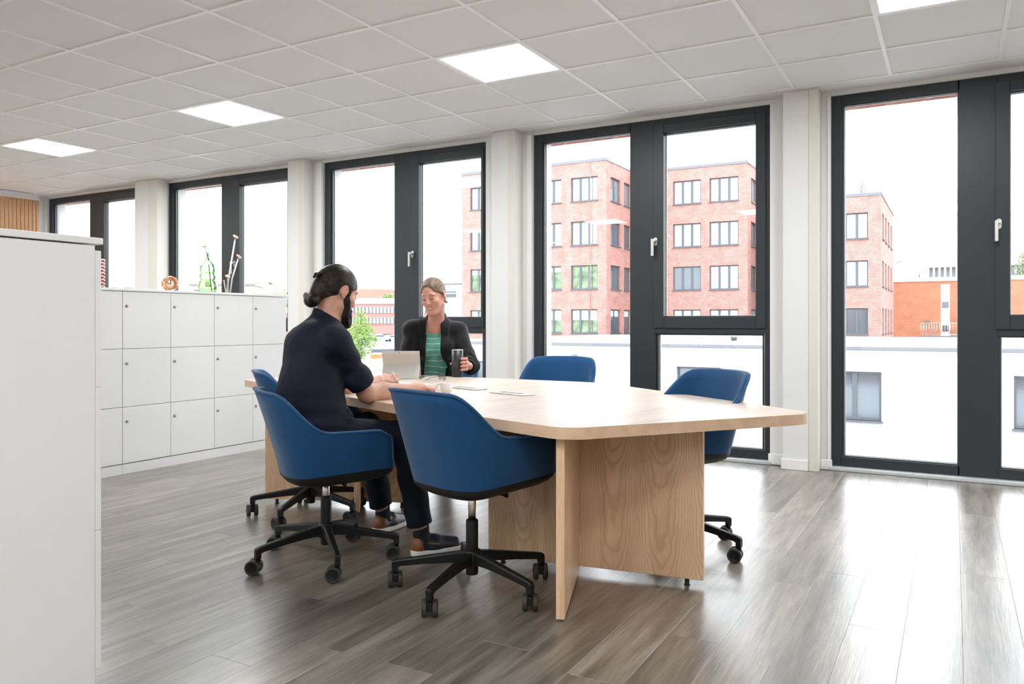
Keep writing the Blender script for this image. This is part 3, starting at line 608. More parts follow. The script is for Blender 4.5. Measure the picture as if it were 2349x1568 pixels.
# near terrace wall with coping in front of the tree, and the car park
tp = ray(560, 739, 22); tq = ray(985, 739, 25.5)
dv = (tq - tp); tl = dv.length; ta = math.atan2(dv.y, dv.x)
tw2 = thing('terrace_wall', 'low white wall with a broad blue-grey coping below the young tree', 'wall', (tp.x, tp.y, GZ), ta)
MB().box(0, tl, 0, 0.5, 0, 2.84).build('wall', M_render, tw2); MB().box(-0.05, tl + 0.05, -0.08, 0.6, 2.84, 3.16, 0.01).build('coping', mat('blue_grey_coping', (0.40, 0.46, 0.49), 0.5), tw2)
gl = thing('grass_strip', 'strip of pale lawn beside the car park', 'lawn', ray(850, 739, 105) - Vector((0, 0, EYE - GZ)), YAW)
MB().box(-6, 6, 0, 40, 0, 0.06).build('turf', M_lawn, gl); gl['kind'] = 'thing'
M_cpaint = {'white': mat('car_white', (0.75, 0.75, 0.75), 0.25, coat=0.6), 'silver': mat('car_silver', (0.42, 0.44, 0.46), 0.3, 0.5, coat=0.6), 'dark': mat('car_dark', (0.05, 0.055, 0.06), 0.3, coat=0.6), 'orange': mat('car_orange', (0.55, 0.15, 0.02), 0.35, coat=0.5)}
def car(label, px, d, paint, rz, van=False, z=None, scale=1.0):
    p = ray(px, 739, d); t = thing('van' if van else 'car', label, 'van' if van else 'car', (p.x, p.y, GZ), rz, 'vehicles in the car park'); t.scale = (scale,) * 3
    b = MB(); h = 2.0 if van else 0.95
    prof = [(-2.2, 0.35), (2.2, 0.35), (2.25, 0.8), (1.2, 0.98), (0.55, h + 0.5), (-1.5 if not van else -2.2, h + 0.5), (-2.25, 0.95)]
    vs = [(x, y, zz) for y in (-0.85, 0.85) for x, zz in prof]; n = len(prof)
    b.add(vs, [tuple(range(n)), tuple(range(n, 2 * n))[::-1]] + [(i, n + i, n + (i + 1) % n, (i + 1) % n) for i in range(n)])
    bmesh.ops.bevel(b.bm, geom=b.bm.edges[:], offset=0.08, segments=2, profile=0.5, affect='EDGES'); b.build('body', M_cpaint[paint], t)
    g = MB()
    for y in (-0.87, 0.87): g.add([(-1.3, y, 1.0), (1.0, y, 1.0), (0.5, y, h + 0.38), (-1.2, y, h + 0.38)], [(0, 1, 2, 3)])
    g.build('side_window', M_dark_pane, t)
    for x in (-1.35, 1.35):
        for y in (-0.8, 0.8): MB().lathe([(0, -0.1), (0.32, -0.1), (0.32, 0.1), (0, 0.1)], 14, (x, y, 0.32), Matrix.Rotation(PI / 2, 3, 'X')).build('wheel', M_black, t)
for i, (px, d, paint) in enumerate([(846, 190, 'white'), (860, 196, 'dark'), (873, 184, 'silver'), (888, 206, 'dark'), (903, 178, 'silver'), (832, 210, 'dark')]):
    car(['white car parked at the left of the far row', 'dark car parked second in the far row', 'silver car parked mid row beyond the grass', 'dark car parked between two silver cars', 'silver car parked by the dark window post', 'dark car parked behind the young tree'][i], px, d, paint, YAW + 0.15 * i)
car('big white van whose roof shows just above the terrace wall', 884, 58, 'white', YAW + 0.35, True)
sk = thing('waste_skip', 'orange waste skip beside the white van', 'skip', ray(864, 739, 50) - Vector((0, 0, EYE - GZ)), YAW)
m = MB(); m.add([(-0.18, -0.6, 0.0), (0.2, -0.6, 0.0), (0.2, 0.6, 0), (-0.18, 0.6, 0), (-0.26, -0.7, 2.3), (0.26, -0.7, 2.3), (0.26, 0.7, 2.3), (-0.26, 0.7, 2.3)], [(0, 1, 2, 3), (4, 5, 6, 7), (0, 1, 5, 4), (1, 2, 6, 5), (2, 3, 7, 6), (3, 0, 4, 7)]); m.build('body', M_cpaint['orange'], sk); MB().box(-0.3, 0.3, -0.74, 0.74, 2.3, 2.36).build('rim', M_cpaint['white'], sk)

# ------------------------------------------------------------------ white locker cabinets
def lock_mb():
    R_ = Matrix.Rotation(PI / 2, 3, 'Y'); m = MB(); m.lathe([(0, 0.0), (0.0105, 0.0), (0.0105, 0.006), (0.008, 0.009), (0.0, 0.009)], 16, (0, 0, 0), R_)
    m.box(0.009, 0.0095, -0.001, 0.001, -0.005, 0.005); return m.mesh('lock', M_lock)
LOCK = lock_mb()
ZD = [0.078, 0.494, 0.922, 1.3455]
XF = -5.32
def locker_unit(label, ys, name='locker_cabinet'):
    y0, y1 = ys[0], ys[-1]; t = thing(name, label, 'locker cabinet', (XF, y0, 0), 0, 'white locker cabinets')
    D_ = 0.46
    c = MB(); c.box(-D_, -0.021, 0.0, y1 - y0, ZD[0] - 0.004, ZD[3]); c.build('carcass', M_edge, t)
    MB().box(-D_ + 0.03, -0.004, 0.001, y1 - y0 - 0.001, 0, ZD[0] - 0.006, 0.001).build('plinth', M_white, t)
    for i in range(len(ys) - 1):
        for r in range(3):
            a, b = ys[i] - y0 + 0.0016, ys[i + 1] - y0 - 0.0016
            d = MB().box(-0.019, 0, 0, b - a, ZD[r] + 0.0016, ZD[r + 1] - 0.0016, 0.0010).build('door', M_white, t, (0, a, 0))
            link('lock', LOCK, d, (0, 0.032, ZD[r + 1] - 0.108))
            MB().box(0, 0.0008, b - a - 0.022, b - a - 0.014, ZD[r + 1] - 0.022, ZD[r + 1] - 0.018).build('number_plate', M_alu, d)
    return t
locker_unit('white locker column partly hidden behind the near white cabinet', [3.225, 3.637])
locker_unit('wide white locker cabinet of twelve doors standing toward the windows', [3.638, 4.046, 4.461, 4.869, 5.262])
MB().box(XF - 0.47, XF + 0.006, 3.0, 5.285, ZD[3] + 0.002, 1.366, 0.002).build('cabinet_top', M_white, None)
tag(bpy.data.objects['cabinet_top'], 'long thin white top board lying on the far lockers', 'worktop')
locker_unit('white locker column wholly behind the near white cabinet end', [2.815, 3.224])
# near cabinet: end panel towards us, doors facing the windows
XN = -2.23
nc = thing('locker_cabinet', 'tall-looking near white cabinet end filling the left edge of the picture', 'locker cabinet', (XN, 1.0, 0), 0, 'white locker cabinets')
MB().box(-0.02, 0, 0.0, 0.436, 0.0, ZD[3], 0.0015).build('end_panel', M_white, nc)
MB().box(-1.64, -0.021, 0.0, 0.434, 0.07, ZD[3]).build('carcass', M_white, nc); MB().box(-1.64, -0.021, 0.01, 0.40, 0.0, 0.068).build('plinth', M_white, nc)
for i in range(4):
    for r in range(3):
        d = MB().box(-0.407, -0.0015, 0.0, 0.019, ZD[r] + 0.002, ZD[r + 1] - 0.002 - (0.012 if r == 2 else 0), 0.0015).build('door', M_white, nc, (-i * 0.41, 0.4375, 0))
        link('lock', LOCK, d, (-0.375, 0.019, ZD[r + 1] - 0.108), PI / 2)
ct = MB().box(-1.66, 0.006, -0.01, 0.4585, 0, 0.0195, 0.0015).build('cabinet_top', M_white, None, (XN, 1.0, 1.3495)); tag(ct, 'white top board overhanging the near cabinet at the left edge', 'worktop')

# ------------------------------------------------------------------ meeting table
TT = 0.735; TH = 0.044
OX, OY = -1.8405, 3.6455; TA = math.radians(161) + PI          # local x runs to the right end, local y to the windows
tb = thing('meeting_table', 'large light oak meeting table with angled ends and panel legs', 'table', (OX, OY, 0), TA)
def rounded(poly, rads, n=8):
    out = []; m = len(poly)
    for i in range(m):
        p, a, b = Vector(poly[i]), Vector(poly[i - 1]), Vector(poly[(i + 1) % m]); r = rads[i]
        if r <= 0: out.append(tuple(p)); continue
        u, v = (a - p).normalized(), (b - p).normalized(); th = math.acos(max(-1, min(1, u.dot(v)))); k = r / math.tan(th / 2); c = p + (u + v).normalized() * (r / math.sin(th / 2))
        s, e = p + u * k, p + v * k; a0 = math.atan2(s.y - c.y, s.x - c.x); a1 = math.atan2(e.y - c.y, e.x - c.x); da = (a1 - a0 + PI) % (2 * PI) - PI
        for q in range(n + 1): out.append((c.x + r * math.cos(a0 + da * q / n), c.y + r * math.sin(a0 + da * q / n)))
    return out
SEAM = -0.012
# outline in table coordinates (x = -u of the survey)
right_half = rounded([(SEAM + 0.001, -0.822), (0.940, -0.822), (1.318, 0.318), (SEAM + 0.001, 0.765)], [0, 0.13, 0.12, 0], 10)
left_half = rounded([(SEAM - 0.001, 0.765), (-0.43, 0.885), (-2.27, 0.30), (-2.20, -0.692), (-1.2, -0.775), (SEAM - 0.001, -0.822)], [0, 0.5, 0.12, 0.06, 0, 0], 10)
def top(name, out):
    m = MB(); n = len(out); b = 0.002
    m.prism(out, TT - TH, TT, 0.0025, 2); me = m.mesh(name, [M_oaktop, M_oakedge])
    for p in me.polygons: p.material_index = 0 if abs(p.normal.z) > 0.9 else 1
    return link(name, me, tb)
top('tabletop', right_half); top('tabletop', left_half)
def leg(a, b, th, z0=0.03, foot=True):
    a, b = Vector(a), Vector(b); L_ = (b - a).length; an = math.atan2(b.y - a.y, b.x - a.x)
    o = MB().box(0, L_, -th / 2, th / 2, z0, TT - TH - 0.001, 0.0015).build('leg_panel', M_oak, tb, (a.x, a.y, 0), an)
    if foot:
        for x in (0.07, L_ - 0.07): MB().lathe([(0, 0), (0.013, 0), (0.013, 0.004), (0.010, 0.006), (0.010, z0), (0, z0)], 14, (x, 0, 0)).build('foot', M_black, o)
LT = 0.032
leg((0.10, -0.47), (0.983, -0.03), LT)
leg((0.862, -0.768), (0.49, -0.295), LT, 0.012, True)
leg((-1.72, -0.745), (-1.02, -0.13), LT)
leg((-1.02, -0.52), (-1.27, -0.36), LT)
# two power modules lying flush in the left top
M_mod = mat('module_plate', (0.55, 0.51, 0.46), 0.35, 0.3); M_mod2 = mat('module_plate_pale', (0.72, 0.68, 0.64), 0.35, 0.2); M_sock = mat('socket_grey', (0.12, 0.12, 0.13), 0.5)
def tpt(u, v, z=TT):                                                # survey coordinates on the table (u to the left end, v to the windows)
    x, y = -u, v; c_, s_ = math.cos(TA), math.sin(TA)
    return (OX + x * c_ - y * s_, OY + x * s_ + y * c_, z)
for lab, u, v, m_ in (('taupe flush power socket plate beside the white coffee cup', 0.632, -0.03, M_mod), ('pale flush power socket plate nearer the middle of the table', 0.203, -0.06, M_mod2)):
    t = thing('socket_plate', lab, 'power socket', tpt(u, v, TT + 0.0002), TA)
    MB().box(-0.135, 0.135, -0.045, 0.045, 0, 0.007, 0.002, 2).build('plate', m_, t)
    for x, w in ((-0.062, 0.022), (0.0, 0.018), (0.058, 0.022)): MB().box(x - w, x + w, -0.022, 0.022, 0.0071, 0.0078).build('socket', M_sock, t)

# ------------------------------------------------------------------ office chairs
def caster_parts():
    cz = 0.0335
    stem = MB(); stem.tube([(0, 0, 0.100), (0, 0, 0.058)], 0.011, 12); stem.box(-0.011, 0.011, -0.012, 0.030, 0.026, 0.062, 0.004, 2)
    hood = [(-0.026 + 0.0, 0)]
    w = MB(); R_ = Matrix.Rotation(PI / 2, 3, 'Y')
    tyre = MB()
    for sx in (-1, 1):
        prof = [(0.0, 0.010), (0.024, 0.010), (0.0325, 0.0115), (0.0335, 0.015), (0.0335, 0.027), (0.031, 0.030), (0.028, 0.0305), (0.0255, 0.029), (0.0, 0.0275)]
        tyre.lathe([(r, sx * z) for r, z in prof], 26, (0, 0.018, cz), R_)
    return stem.mesh('caster_fork', M_black), tyre
def chair_meshes():
    R = {}
    NB = 33; NT = 9
    def plan(a, t):
        """a in [-1,1] round the shell from front left over the back to front right, t from the bottom edge to the rim"""
        w = 0.235 + 0.070 * t ** 0.8; yb = -0.205 - 0.115 * t ** 1.1; yf = 0.262 - 0.055 * t ** 1.5; y0 = -0.02
        s = abs(a); sg = 1 if a >= 0 else -1; e = 2.0 / (2.9 - 0.3 * t)
        if s < 0.66:
            th = s / 0.66 * PI / 2; x = w * abs(math.sin(th)) ** e; y = y0 + (yb - y0) * abs(math.cos(th)) ** e
        else:
            k = (s - 0.66) / 0.34; x = w - 0.02 * k * k; y = y0 + (yf - y0) * k
        return Vector((sg * x, y, 0))
    def rim(a):
        s = abs(a); z = 0.842 - 0.010 * (s / 0.3) ** 2 if s < 0.3 else 0.832
        z = z + (0.660 - z) * smooth01(0.27, 0.66, s)
        return z - 0.035 * smooth01(0.9, 1.0, s) ** 2
    zb = 0.425
    def zbf(a): return 0.455 + 0.026 * smooth01(0.25, 1.0, abs(a))
    out = []; inn = []
    for i in range(NB * 2 - 1):
        a = -1 + 2 * i / (NB * 2 - 2); top_ = rim(a); ro = []; ri = []
        for j in range(NT):
            q = j / (NT - 1); z = zbf(a) + (top_ - zbf(a)) * q; t = max(0.0, z - 0.455) / (0.84 - 0.455)
            p = plan(a, t); p.z = z; ro.append(p)
            p1, p2 = plan(min(1, a + 0.01), t), plan(max(-1, a - 0.01), t); tan = (p1 - p2).normalized(); nrm = Vector((-tan.y, tan.x, 0))
            if nrm.dot(Vector((0, 0.05, 0)) - p) < 0: nrm = -nrm
            th = 0.036 - 0.012 * q
            pi_ = p + nrm * th; pi_.z = z; ri.append(pi_)
        out.append(ro); inn.append(ri)
    m = MB(); g = []
    for ro, ri in zip(out, inn):
        c = (ro[-1] + ri[-1]) / 2 + Vector((0, 0, 0.006)); g.append(ro + [c] + ri[::-1])
    m.grid(g)
    for e in (g[0], g[-1]): m.add(e, [tuple(range(len(e)))])
    R['shell'] = m.mesh('shell', M_blue)
    p = MB(); p.tube([r[-1] + (r[-2] - r[-1]) * 0.02 + Vector((0, 0, 0.001)) for r in out], 0.0058, 8)
    for e in (out[0], out[-1]): p.tube([e[k] for k in range(NT - 1, -1, -1)], 0.0045, 6)
    R['piping'] = p.mesh('piping', M_pipe)
    # seat cushion
    sc = []
    for z, f in ((0.46, 0.90), (0.49, 0.96), (0.515, 0.95), (0.530, 0.86), (0.536, 0.6), (0.537, 0.02)):
        rg = []
        for k in range(48):
            a = 2 * PI * k / 48; x = 0.225 * f * (abs(math.cos(a)) ** 0.7) * (1 if math.cos(a) > 0 else -1); y = 0.02 + 0.225 * f * (abs(math.sin(a)) ** 0.7) * (1 if math.sin(a) > 0 else -1)
            rg.append(Vector((x, y + 0.01, z)))
        sc.append(rg + [rg[0]])
    R['seat'] = MB().grid(sc).mesh('seat_cushion', M_blue)
    # dark underside pan
    pn = []
    for z, f in ((0.4265, 1.0), (0.412, 0.985), (0.398, 0.92), (0.386, 0.78), (0.379, 0.5), (0.378, 0.05)):
        rg = []
        for i in range(NB * 2 - 1):
            a = -1 + 2 * i / (NB * 2 - 2); q = plan(a, 0); rg.append(Vector((q.x * f * 1.005, (q.y - 0.03) * f * 1.005 + 0.03, z + (zbf(a) - 0.425) * f)))
        pn.append(rg + [rg[0]])
    pm_ = MB().grid(pn); pm_.box(-0.05, 0.05, -0.02, 0.14, 0.394, 0.414, 0.004); R['pan'] = pm_.mesh('seat_pan', M_pan)
    R['lever'] = MB().tube([(0.04, 0.03, 0.408), (0.14, 0.05, 0.408), (0.160, 0.052, 0.407)], [0.006, 0.006, 0.010], 8).mesh('lever', M_black)
    R['column'] = MB().lathe([(0.0160, 0.29), (0.0160, 0.332), (0.0166, 0.333), (0.0166, 0.412)], 18).mesh('gas_column', M_chrome)
    R['sleeve'] = MB().lathe([(0.0, 0.075), (0.0235, 0.075), (0.0255, 0.08), (0.0255, 0.296), (0.0235, 0.301), (0.015, 0.301)], 22).mesh('column_sleeve', M_black)
    R['hub'] = MB().lathe([(0.026, 0.108), (0.038, 0.112), (0.040, 0.165), (0.034, 0.176), (0.026, 0.178)], 22).mesh('hub', M_black)
    # one arm of the star base, running along +y
    a = MB(); sec = []
    for y, zt, h, w in ((0.02, 0.172, 0.050, 0.021), (0.10, 0.160, 0.040, 0.0175), (0.20, 0.142, 0.032, 0.015), (0.305, 0.124, 0.028, 0.0135), (0.325, 0.120, 0.034, 0.0135), (0.338, 0.115, 0.040, 0.013), (0.342, 0.108, 0.036, 0.0105)):
        sec.append([Vector(q) for q in ((-w * 0.7, y, zt), (w * 0.7, y, zt), (w, y, zt - 0.006), (w * 0.8, y, zt - h), (-w * 0.8, y, zt - h), (-w, y, zt - 0.006), (-w * 0.7, y, zt))])
    a.grid(sec, smooth=False); a.add(sec[0][:6], [tuple(range(6))]); a.add(sec[-1][:6], [tuple(range(6))]); a.box(-0.0125, 0.0125, 0.316, 0.341, 0.070, 0.10, 0.003)
    R['leg'] = a.mesh('leg', M_black)
    st_, ty = caster_parts(); R['fork'] = st_; me = ty.mesh('wheel', [M_tyre, M_black]); R['tyre'] = me
    for p_ in me.polygons: p_.material_index = 1 if math.hypot(p_.center.y - 0.018, p_.center.z - 0.0335) < 0.0265 else 0
    return R
CM = chair_meshes()
def chair(label, x, y, face, base, swivels, lift=0.0):
    """face: heading of the seat front; base: heading of the first star arm; swivels: headings of the casters"""
    t = thing('office_chair', label, 'chair', (x, y, 0), 0, 'blue upholstered office chairs round the table')
    rz = face - PI / 2
    for k in ('shell', 'seat', 'pan'):
        o = link(CM[k].name, CM[k], t, (0, 0, lift), rz)
        if k == 'shell': link('piping', CM['piping'], o)
        if k == 'pan': link('lever', CM['lever'], o)
    link('gas_column', CM['column'], t, (0, 0, lift if lift < 0.08 else 0.08)); link('column_sleeve', CM['sleeve'], t); link('hub', CM['hub'], t)
    for k in range(5):
        an = base + k * 2 * PI / 5
        link('leg', CM['leg'], t, (0, 0, 0), an - PI / 2)
        c = link('caster', CM['fork'], t, (0.329 * math.cos(an), 0.329 * math.sin(an), 0), swivels[k])
        link('wheel', CM['tyre'], c)
    return t

D = math.radians
chair('blue office chair the bearded man sits on', -2.575, 2.80, YAW + D(25), D(249), [D(a) for a in (118, 125, 128, 105, 120)], -0.03)
chair('empty blue office chair nearest the camera, back turned to us', -1.742, 2.765, YAW + D(42), D(201), [D(a) for a in (40, 32, 26, 35, 30)], 0.01)
chair('blue office chair at the left end, half hidden behind the man', -3.245, 3.40, YAW + D(20), D(213), [D(a) for a in (55, 75, 80, 80, 60)])
chair('blue office chair the smiling woman sits on', -3.47, 5.02, YAW - D(100), D(30), [0.3, 1.2, 2.0, 2.9, 4.0])
chair('empty blue office chair on the window side, only its back showing', -2.44, 4.90, YAW - D(113), D(50), [0.3, 1.2, 2.0, 2.9, 4.0], 0.025)
chair('empty blue office chair at the right end of the table', -1.190, 3.80, YAW + D(206), D(-15), [D(a) for a in (95, 90, 20, 30, 85)], 0.03)

# ------------------------------------------------------------------ things on the lockers
LT_ = 1.3665
M_copper = mat('copper', (0.80, 0.42, 0.25), 0.25, 1.0); M_dial = mat('copper_dial', (0.85, 0.58, 0.42), 0.35, 0.8)
ck = thing('desk_clock', 'round copper desk clock on the white lockers', 'clock', (-5.52, 4.183, LT_), D(-8))
RY = Matrix.Rotation(PI / 2, 3, 'Y')
MB().lathe([(0.0, -0.035), (0.045, -0.033), (0.057, -0.015), (0.061, 0.01), (0.061, 0.028), (0.056, 0.034), (0.051, 0.030), (0.049, 0.020), (0, 0.020)], 40, (0, 0, 0.063), RY).build('case', M_copper, ck)
MB().lathe([(0, 0.0205), (0.0485, 0.0205), (0.0485, 0.022), (0, 0.022)], 36, (0, 0, 0.063), RY).build('dial', M_dial, ck)
h = MB()
for k in range(12):
    a = 2 * PI * k / 12; h.tube([(0.0226, 0.035 * math.sin(a), 0.063 + 0.035 * math.cos(a)), (0.0226, 0.046 * math.sin(a), 0.063 + 0.046 * math.cos(a))], 0.0014, 5)
h.build('hour_marks', mat('mark_ivory', (0.85, 0.75, 0.62), 0.5), ck)
h = MB(); h.tube([(0.024, 0.004, 0.060), (0.024, -0.040, 0.068)], [0.0025, 0.0014], 6); h.build('minute_hand', M_black, ck)
h = MB(); h.tube([(0.0245, 0.001, 0.060), (0.0245, -0.004, 0.090)], [0.003, 0.0018], 6); h.lathe([(0, 0.02), (0.004, 0.02), (0.004, 0.027), (0, 0.027)], 10, (0, 0, 0.063), RY); h.build('hour_hand', M_black, ck)
h = MB(); h.box(-0.03, 0.03, -0.028, -0.010, 0, 0.010, 0.003); h.box(-0.03, 0.03, 0.010, 0.028, 0, 0.010, 0.003); h.build('foot', M_copper, ck)

def glass_vol(name, col, rough=0.0):
    m = bpy.data.materials.new(name); m.use_nodes = True; b = m.node_tree.nodes['Principled BSDF']
    b.inputs['Base Color'].default_value = (*col, 1); b.inputs['Roughness'].default_value = rough; b.inputs['Transmission Weight'].default_value = 1.0; b.inputs['IOR'].default_value = 1.45
    return m
M_green = glass_vol('green_glass', (0.62, 0.96, 0.60))
bo = thing('glass_bottle', 'green glass bottle vase with stacked bulges holding one stem', 'bottle vase', (-5.53, 4.567, LT_))
outp = [(0.0, 0.0), (0.055, 0.0), (0.066, 0.008), (0.078, 0.034), (0.081, 0.058), (0.075, 0.084), (0.062, 0.104), (0.058, 0.110), (0.064, 0.118), (0.0725, 0.136), (0.070, 0.150), (0.060, 0.164), (0.0565, 0.169), (0.061, 0.176), (0.068, 0.194), (0.066, 0.216), (0.055, 0.240), (0.038, 0.258), (0.024, 0.274), (0.0165, 0.294), (0.0130, 0.315), (0.0130, 0.330), (0.0165, 0.332), (0.0165, 0.342), (0.013, 0.344)]
inp = [(max(0.0, r - 0.0035), max(0.006, z - 0.0005)) for r, z in outp[::-1]]; inp[-1] = (0.0, 0.008)
MB().lathe(outp + inp, 40).build('glass_body', M_green, bo)
M_stem = mat('grey_stem', (0.50, 0.47, 0.46), 0.5); M_knob = mat('pale_wood_knob', (0.78, 0.50, 0.32), 0.5, noise=(60, 0.12))
def stem(label, path, r, hr, tilt):
    p0 = Vector(path[0]); t = thing('wooden_stem', label, 'decorative stem', p0, 0, 'wooden decorative stems by the green bottle')
    MB().tube([Vector(p) - p0 for p in path], r, 8).build('stem', M_stem, t)
    q = Vector(path[-1]) - p0; R_ = Matrix.Rotation(tilt[0], 3, 'X') @ Matrix.Rotation(tilt[1], 3, 'Y')
    MB().lathe([(0, -0.006), (hr * 0.6, -0.008), (hr * 0.95, -0.002), (hr, 0.004), (hr * 0.8, 0.010), (0, 0.012)], 24, q, R_).build('knob', M_knob, t)
stem('grey stem with a wooden knob leaning out of the green bottle', [(-5.528, 4.607, LT_ + 0.012), (-5.53, 4.565, LT_ + 0.33), (-5.53, 4.535, LT_ + 0.396)], 0.004, 0.024, (0.45, 0.0))
stem('tallest grey stem with wooden knob right of the green bottle', [(-5.50, 4.735, LT_), (-5.50, 4.765, LT_ + 0.15), (-5.50, 4.838, LT_ + 0.50)], 0.007, 0.026, (-0.3, 0.5))
stem('second tallest grey stem with wooden knob right of the bottle', [(-5.46, 4.742, LT_), (-5.46, 4.765, LT_ + 0.13), (-5.46, 4.838, LT_ + 0.325)], 0.0065, 0.026, (-0.5, 0.5))
stem('shortest stem with wooden knob close beside the green bottle', [(-5.44, 4.704, LT_), (-5.44, 4.700, LT_ + 0.143)], 0.0055, 0.023, (-0.1, 0.5))
stem('thin bare grey stem standing tight against the green bottle', [(-5.43, 4.672, LT_), (-5.43, 4.652, LT_ + 0.10)], 0.004, 0.006, (0.3, 0.3))
def cube_pattern():
    m = bpy.data.materials.new('cube_pattern_print'); m.use_nodes = True; L = m.node_tree.links; b = m.node_tree.nodes['Principled BSDF']
    t = nd(m, 'ShaderNodeTexCoord'); s = nd(m, 'ShaderNodeSeparateXYZ'); L.new(t.outputs['Object'], s.inputs[0])
    at = nd(m, 'ShaderNodeMath', operation='ARCTAN2'); L.new(s.outputs['Y'], at.inputs[0]); L.new(s.outputs['X'], at.inputs[1])
    u = nd(m, 'ShaderNodeMath', operation='MULTIPLY'); u.inputs[1].default_value = 10 / (2 * PI); L.new(at.outputs[0], u.inputs[0])
    tri = nd(m, 'ShaderNodeMath', operation='PINGPONG'); tri.inputs[1].default_value = 1.0; L.new(u.outputs[0], tri.inputs[0])
    v = nd(m, 'ShaderNodeMath', operation='MULTIPLY_ADD'); v.inputs[1].default_value = 40.6; L.new(s.outputs['Z'], v.inputs[0])
    tv = nd(m, 'ShaderNodeMath', operation='MULTIPLY'); tv.inputs[1].default_value = 0.4; L.new(tri.outputs[0], tv.inputs[0]); L.new(tv.outputs[0], v.inputs[2])
    fr = nd(m, 'ShaderNodeMath', operation='FRACT'); L.new(v.outputs[0], fr.inputs[0])
    fu = nd(m, 'ShaderNodeMath', operation='FLOOR'); L.new(u.outputs[0], fu.inputs[0]); fv = nd(m, 'ShaderNodeMath', operation='FLOOR'); L.new(v.outputs[0], fv.inputs[0])
    a = nd(m, 'ShaderNodeMath', operation='ADD'); L.new(fu.outputs[0], a.inputs[0]); L.new(fv.outputs[0], a.inputs[1])
    md = nd(m, 'ShaderNodeMath', operation='PINGPONG'); md.inputs[1].default_value = 1.0; L.new(a.outputs[0], md.inputs[0])
    c1 = nd(m, 'ShaderNodeMix', data_type='RGBA'); L.new(md.outputs[0], c1.inputs[0]); c1.inputs[6].default_value = (0.012, 0.01, 0.01, 1); c1.inputs[7].default_value = (0.75, 0.03, 0.03, 1)
    g = nd(m, 'ShaderNodeMath', operation='GREATER_THAN'); g.inputs[1].default_value = 0.68; L.new(fr.outputs[0], g.inputs[0])
    c2 = nd(m, 'ShaderNodeMix', data_type='RGBA'); L.new(g.outputs[0], c2.inputs[0]); L.new(c1.outputs[2], c2.inputs[6]); c2.inputs[7].default_value = (0.86, 0.80, 0.70, 1)
    L.new(c2.outputs[2], b.inputs['Base Color']); b.inputs['Roughness'].default_value = 0.35; return m
va = thing('patterned_vase', 'tall vase with a red black and white cube pattern on the lockers', 'vase', (-5.52, 3.586, LT_))
MB().lathe([(0, 0), (0.038, 0), (0.040, 0.003), (0.040, 0.217), (0.038, 0.220), (0.035, 0.218), (0.035, 0.02), (0, 0.02)], 40).build('vase_body', cube_pattern(), va)

# ------------------------------------------------------------------ things on the table
M_ceramic = mat('white_ceramic', (0.80, 0.78, 0.75), 0.18, coat=0.3)
cp = thing('coffee_cup', 'small white coffee cup by the man\'s right hand', 'cup', tpt(0.455, -0.305, TT + 0.0003), YAW)
MB().lathe([(0, 0.0), (0.019, 0.0), (0.021, 0.004), (0.028, 0.012), (0.0335, 0.028), (0.0345, 0.058), (0.0338, 0.0595), (0.032, 0.058), (0.031, 0.028), (0.024, 0.010), (0, 0.008)], 36).build('cup_body', M_ceramic, cp)
MB().tube([(-0.033 - 0.022 * math.sin(a), 0, 0.034 + 0.018 * math.cos(a)) for a in [PI * k / 12 for k in range(13)]], 0.0042, 8).build('handle', M_ceramic, cp)
MB().lathe([(0, 0.046), (0.0315, 0.046)], 24).build('coffee', mat('coffee', (0.05, 0.02, 0.01), 0.2), cp)

M_tabmetal = mat('tablet_metal', (0.50, 0.47, 0.43), 0.38, 0.5); M_stand = mat('kickstand_metal', (0.55, 0.52, 0.48), 0.4, 0.4); M_tabtop = mat('tablet_strip', (0.56, 0.54, 0.50), 0.4, 0.4)
kx = (ray(880, 868.5, 5.30) + ray(958, 869.5, 5.30)) / 2; kb = ray(918, 869, F * (EYE - TT) / (869 - HZ))
tbl = thing('tablet', 'grey tablet on its kickstand facing the woman', 'tablet', (kb.x, kb.y, TT + 0.0004), YAW - D(2))
sl_a = Vector((0, 0.085, 0.004)); sl_b = Vector((0, 0.018, 0.186)); ax = (sl_b - sl_a).normalized(); nr = Vector((0, -ax.z, ax.y))
Mt = Matrix(((1, 0, 0, 0), (0, ax.y, nr.y, sl_a.y), (0, ax.z, nr.z, sl_a.z), (0, 0, 0, 1)))
LN = (sl_b - sl_a).length
MB().box(-0.128, 0.128, 0, LN, -0.0075, 0.0, 0.003, 2, None).build('tablet_body', M_tabmetal, tbl).matrix_local = Mt
tb_ = [o for o in tbl.children][0]
MB().box(-0.1275, 0.1275, LN - 0.017, LN - 0.001, 0.0001, 0.0008).build('antenna_strip', M_tabtop, tb_); MB().lathe([(0, 0.0008), (0.0032, 0.0008), (0.0032, 0.0016), (0, 0.0016)], 14, (-0.008, LN - 0.0085, 0)).build('camera_lens', M_black, tb_)
MB().box(-0.124, 0.124, 0.005, LN - 0.005, -0.0082, -0.0076).build('screen', mat('screen_glass', (0.02, 0.02, 0.025), 0.08), tb_)
hg = sl_a + ax * (LN * 0.51); kv = (hg - Vector((0, 0.0, 0.002))); kl = kv.length; ka = kv.normalized(); kn = Vector((0, -ka.z, ka.y))
o = MB().box(-0.126, 0.126, 0, kl, -0.003, 0.0, 0.001).build('kickstand', M_stand, tbl); o.matrix_local = Matrix(((1, 0, 0, 0), (0, ka.y, kn.y, 0.0), (0, ka.z, kn.z, 0.002), (0, 0, 0, 1)))
MB().box(-0.126, 0.126, 0.090, 0.265, 0.0, 0.006, 0.002).build('keyboard_cover', mat('keyboard_cover', (0.03, 0.03, 0.032), 0.7), tbl)

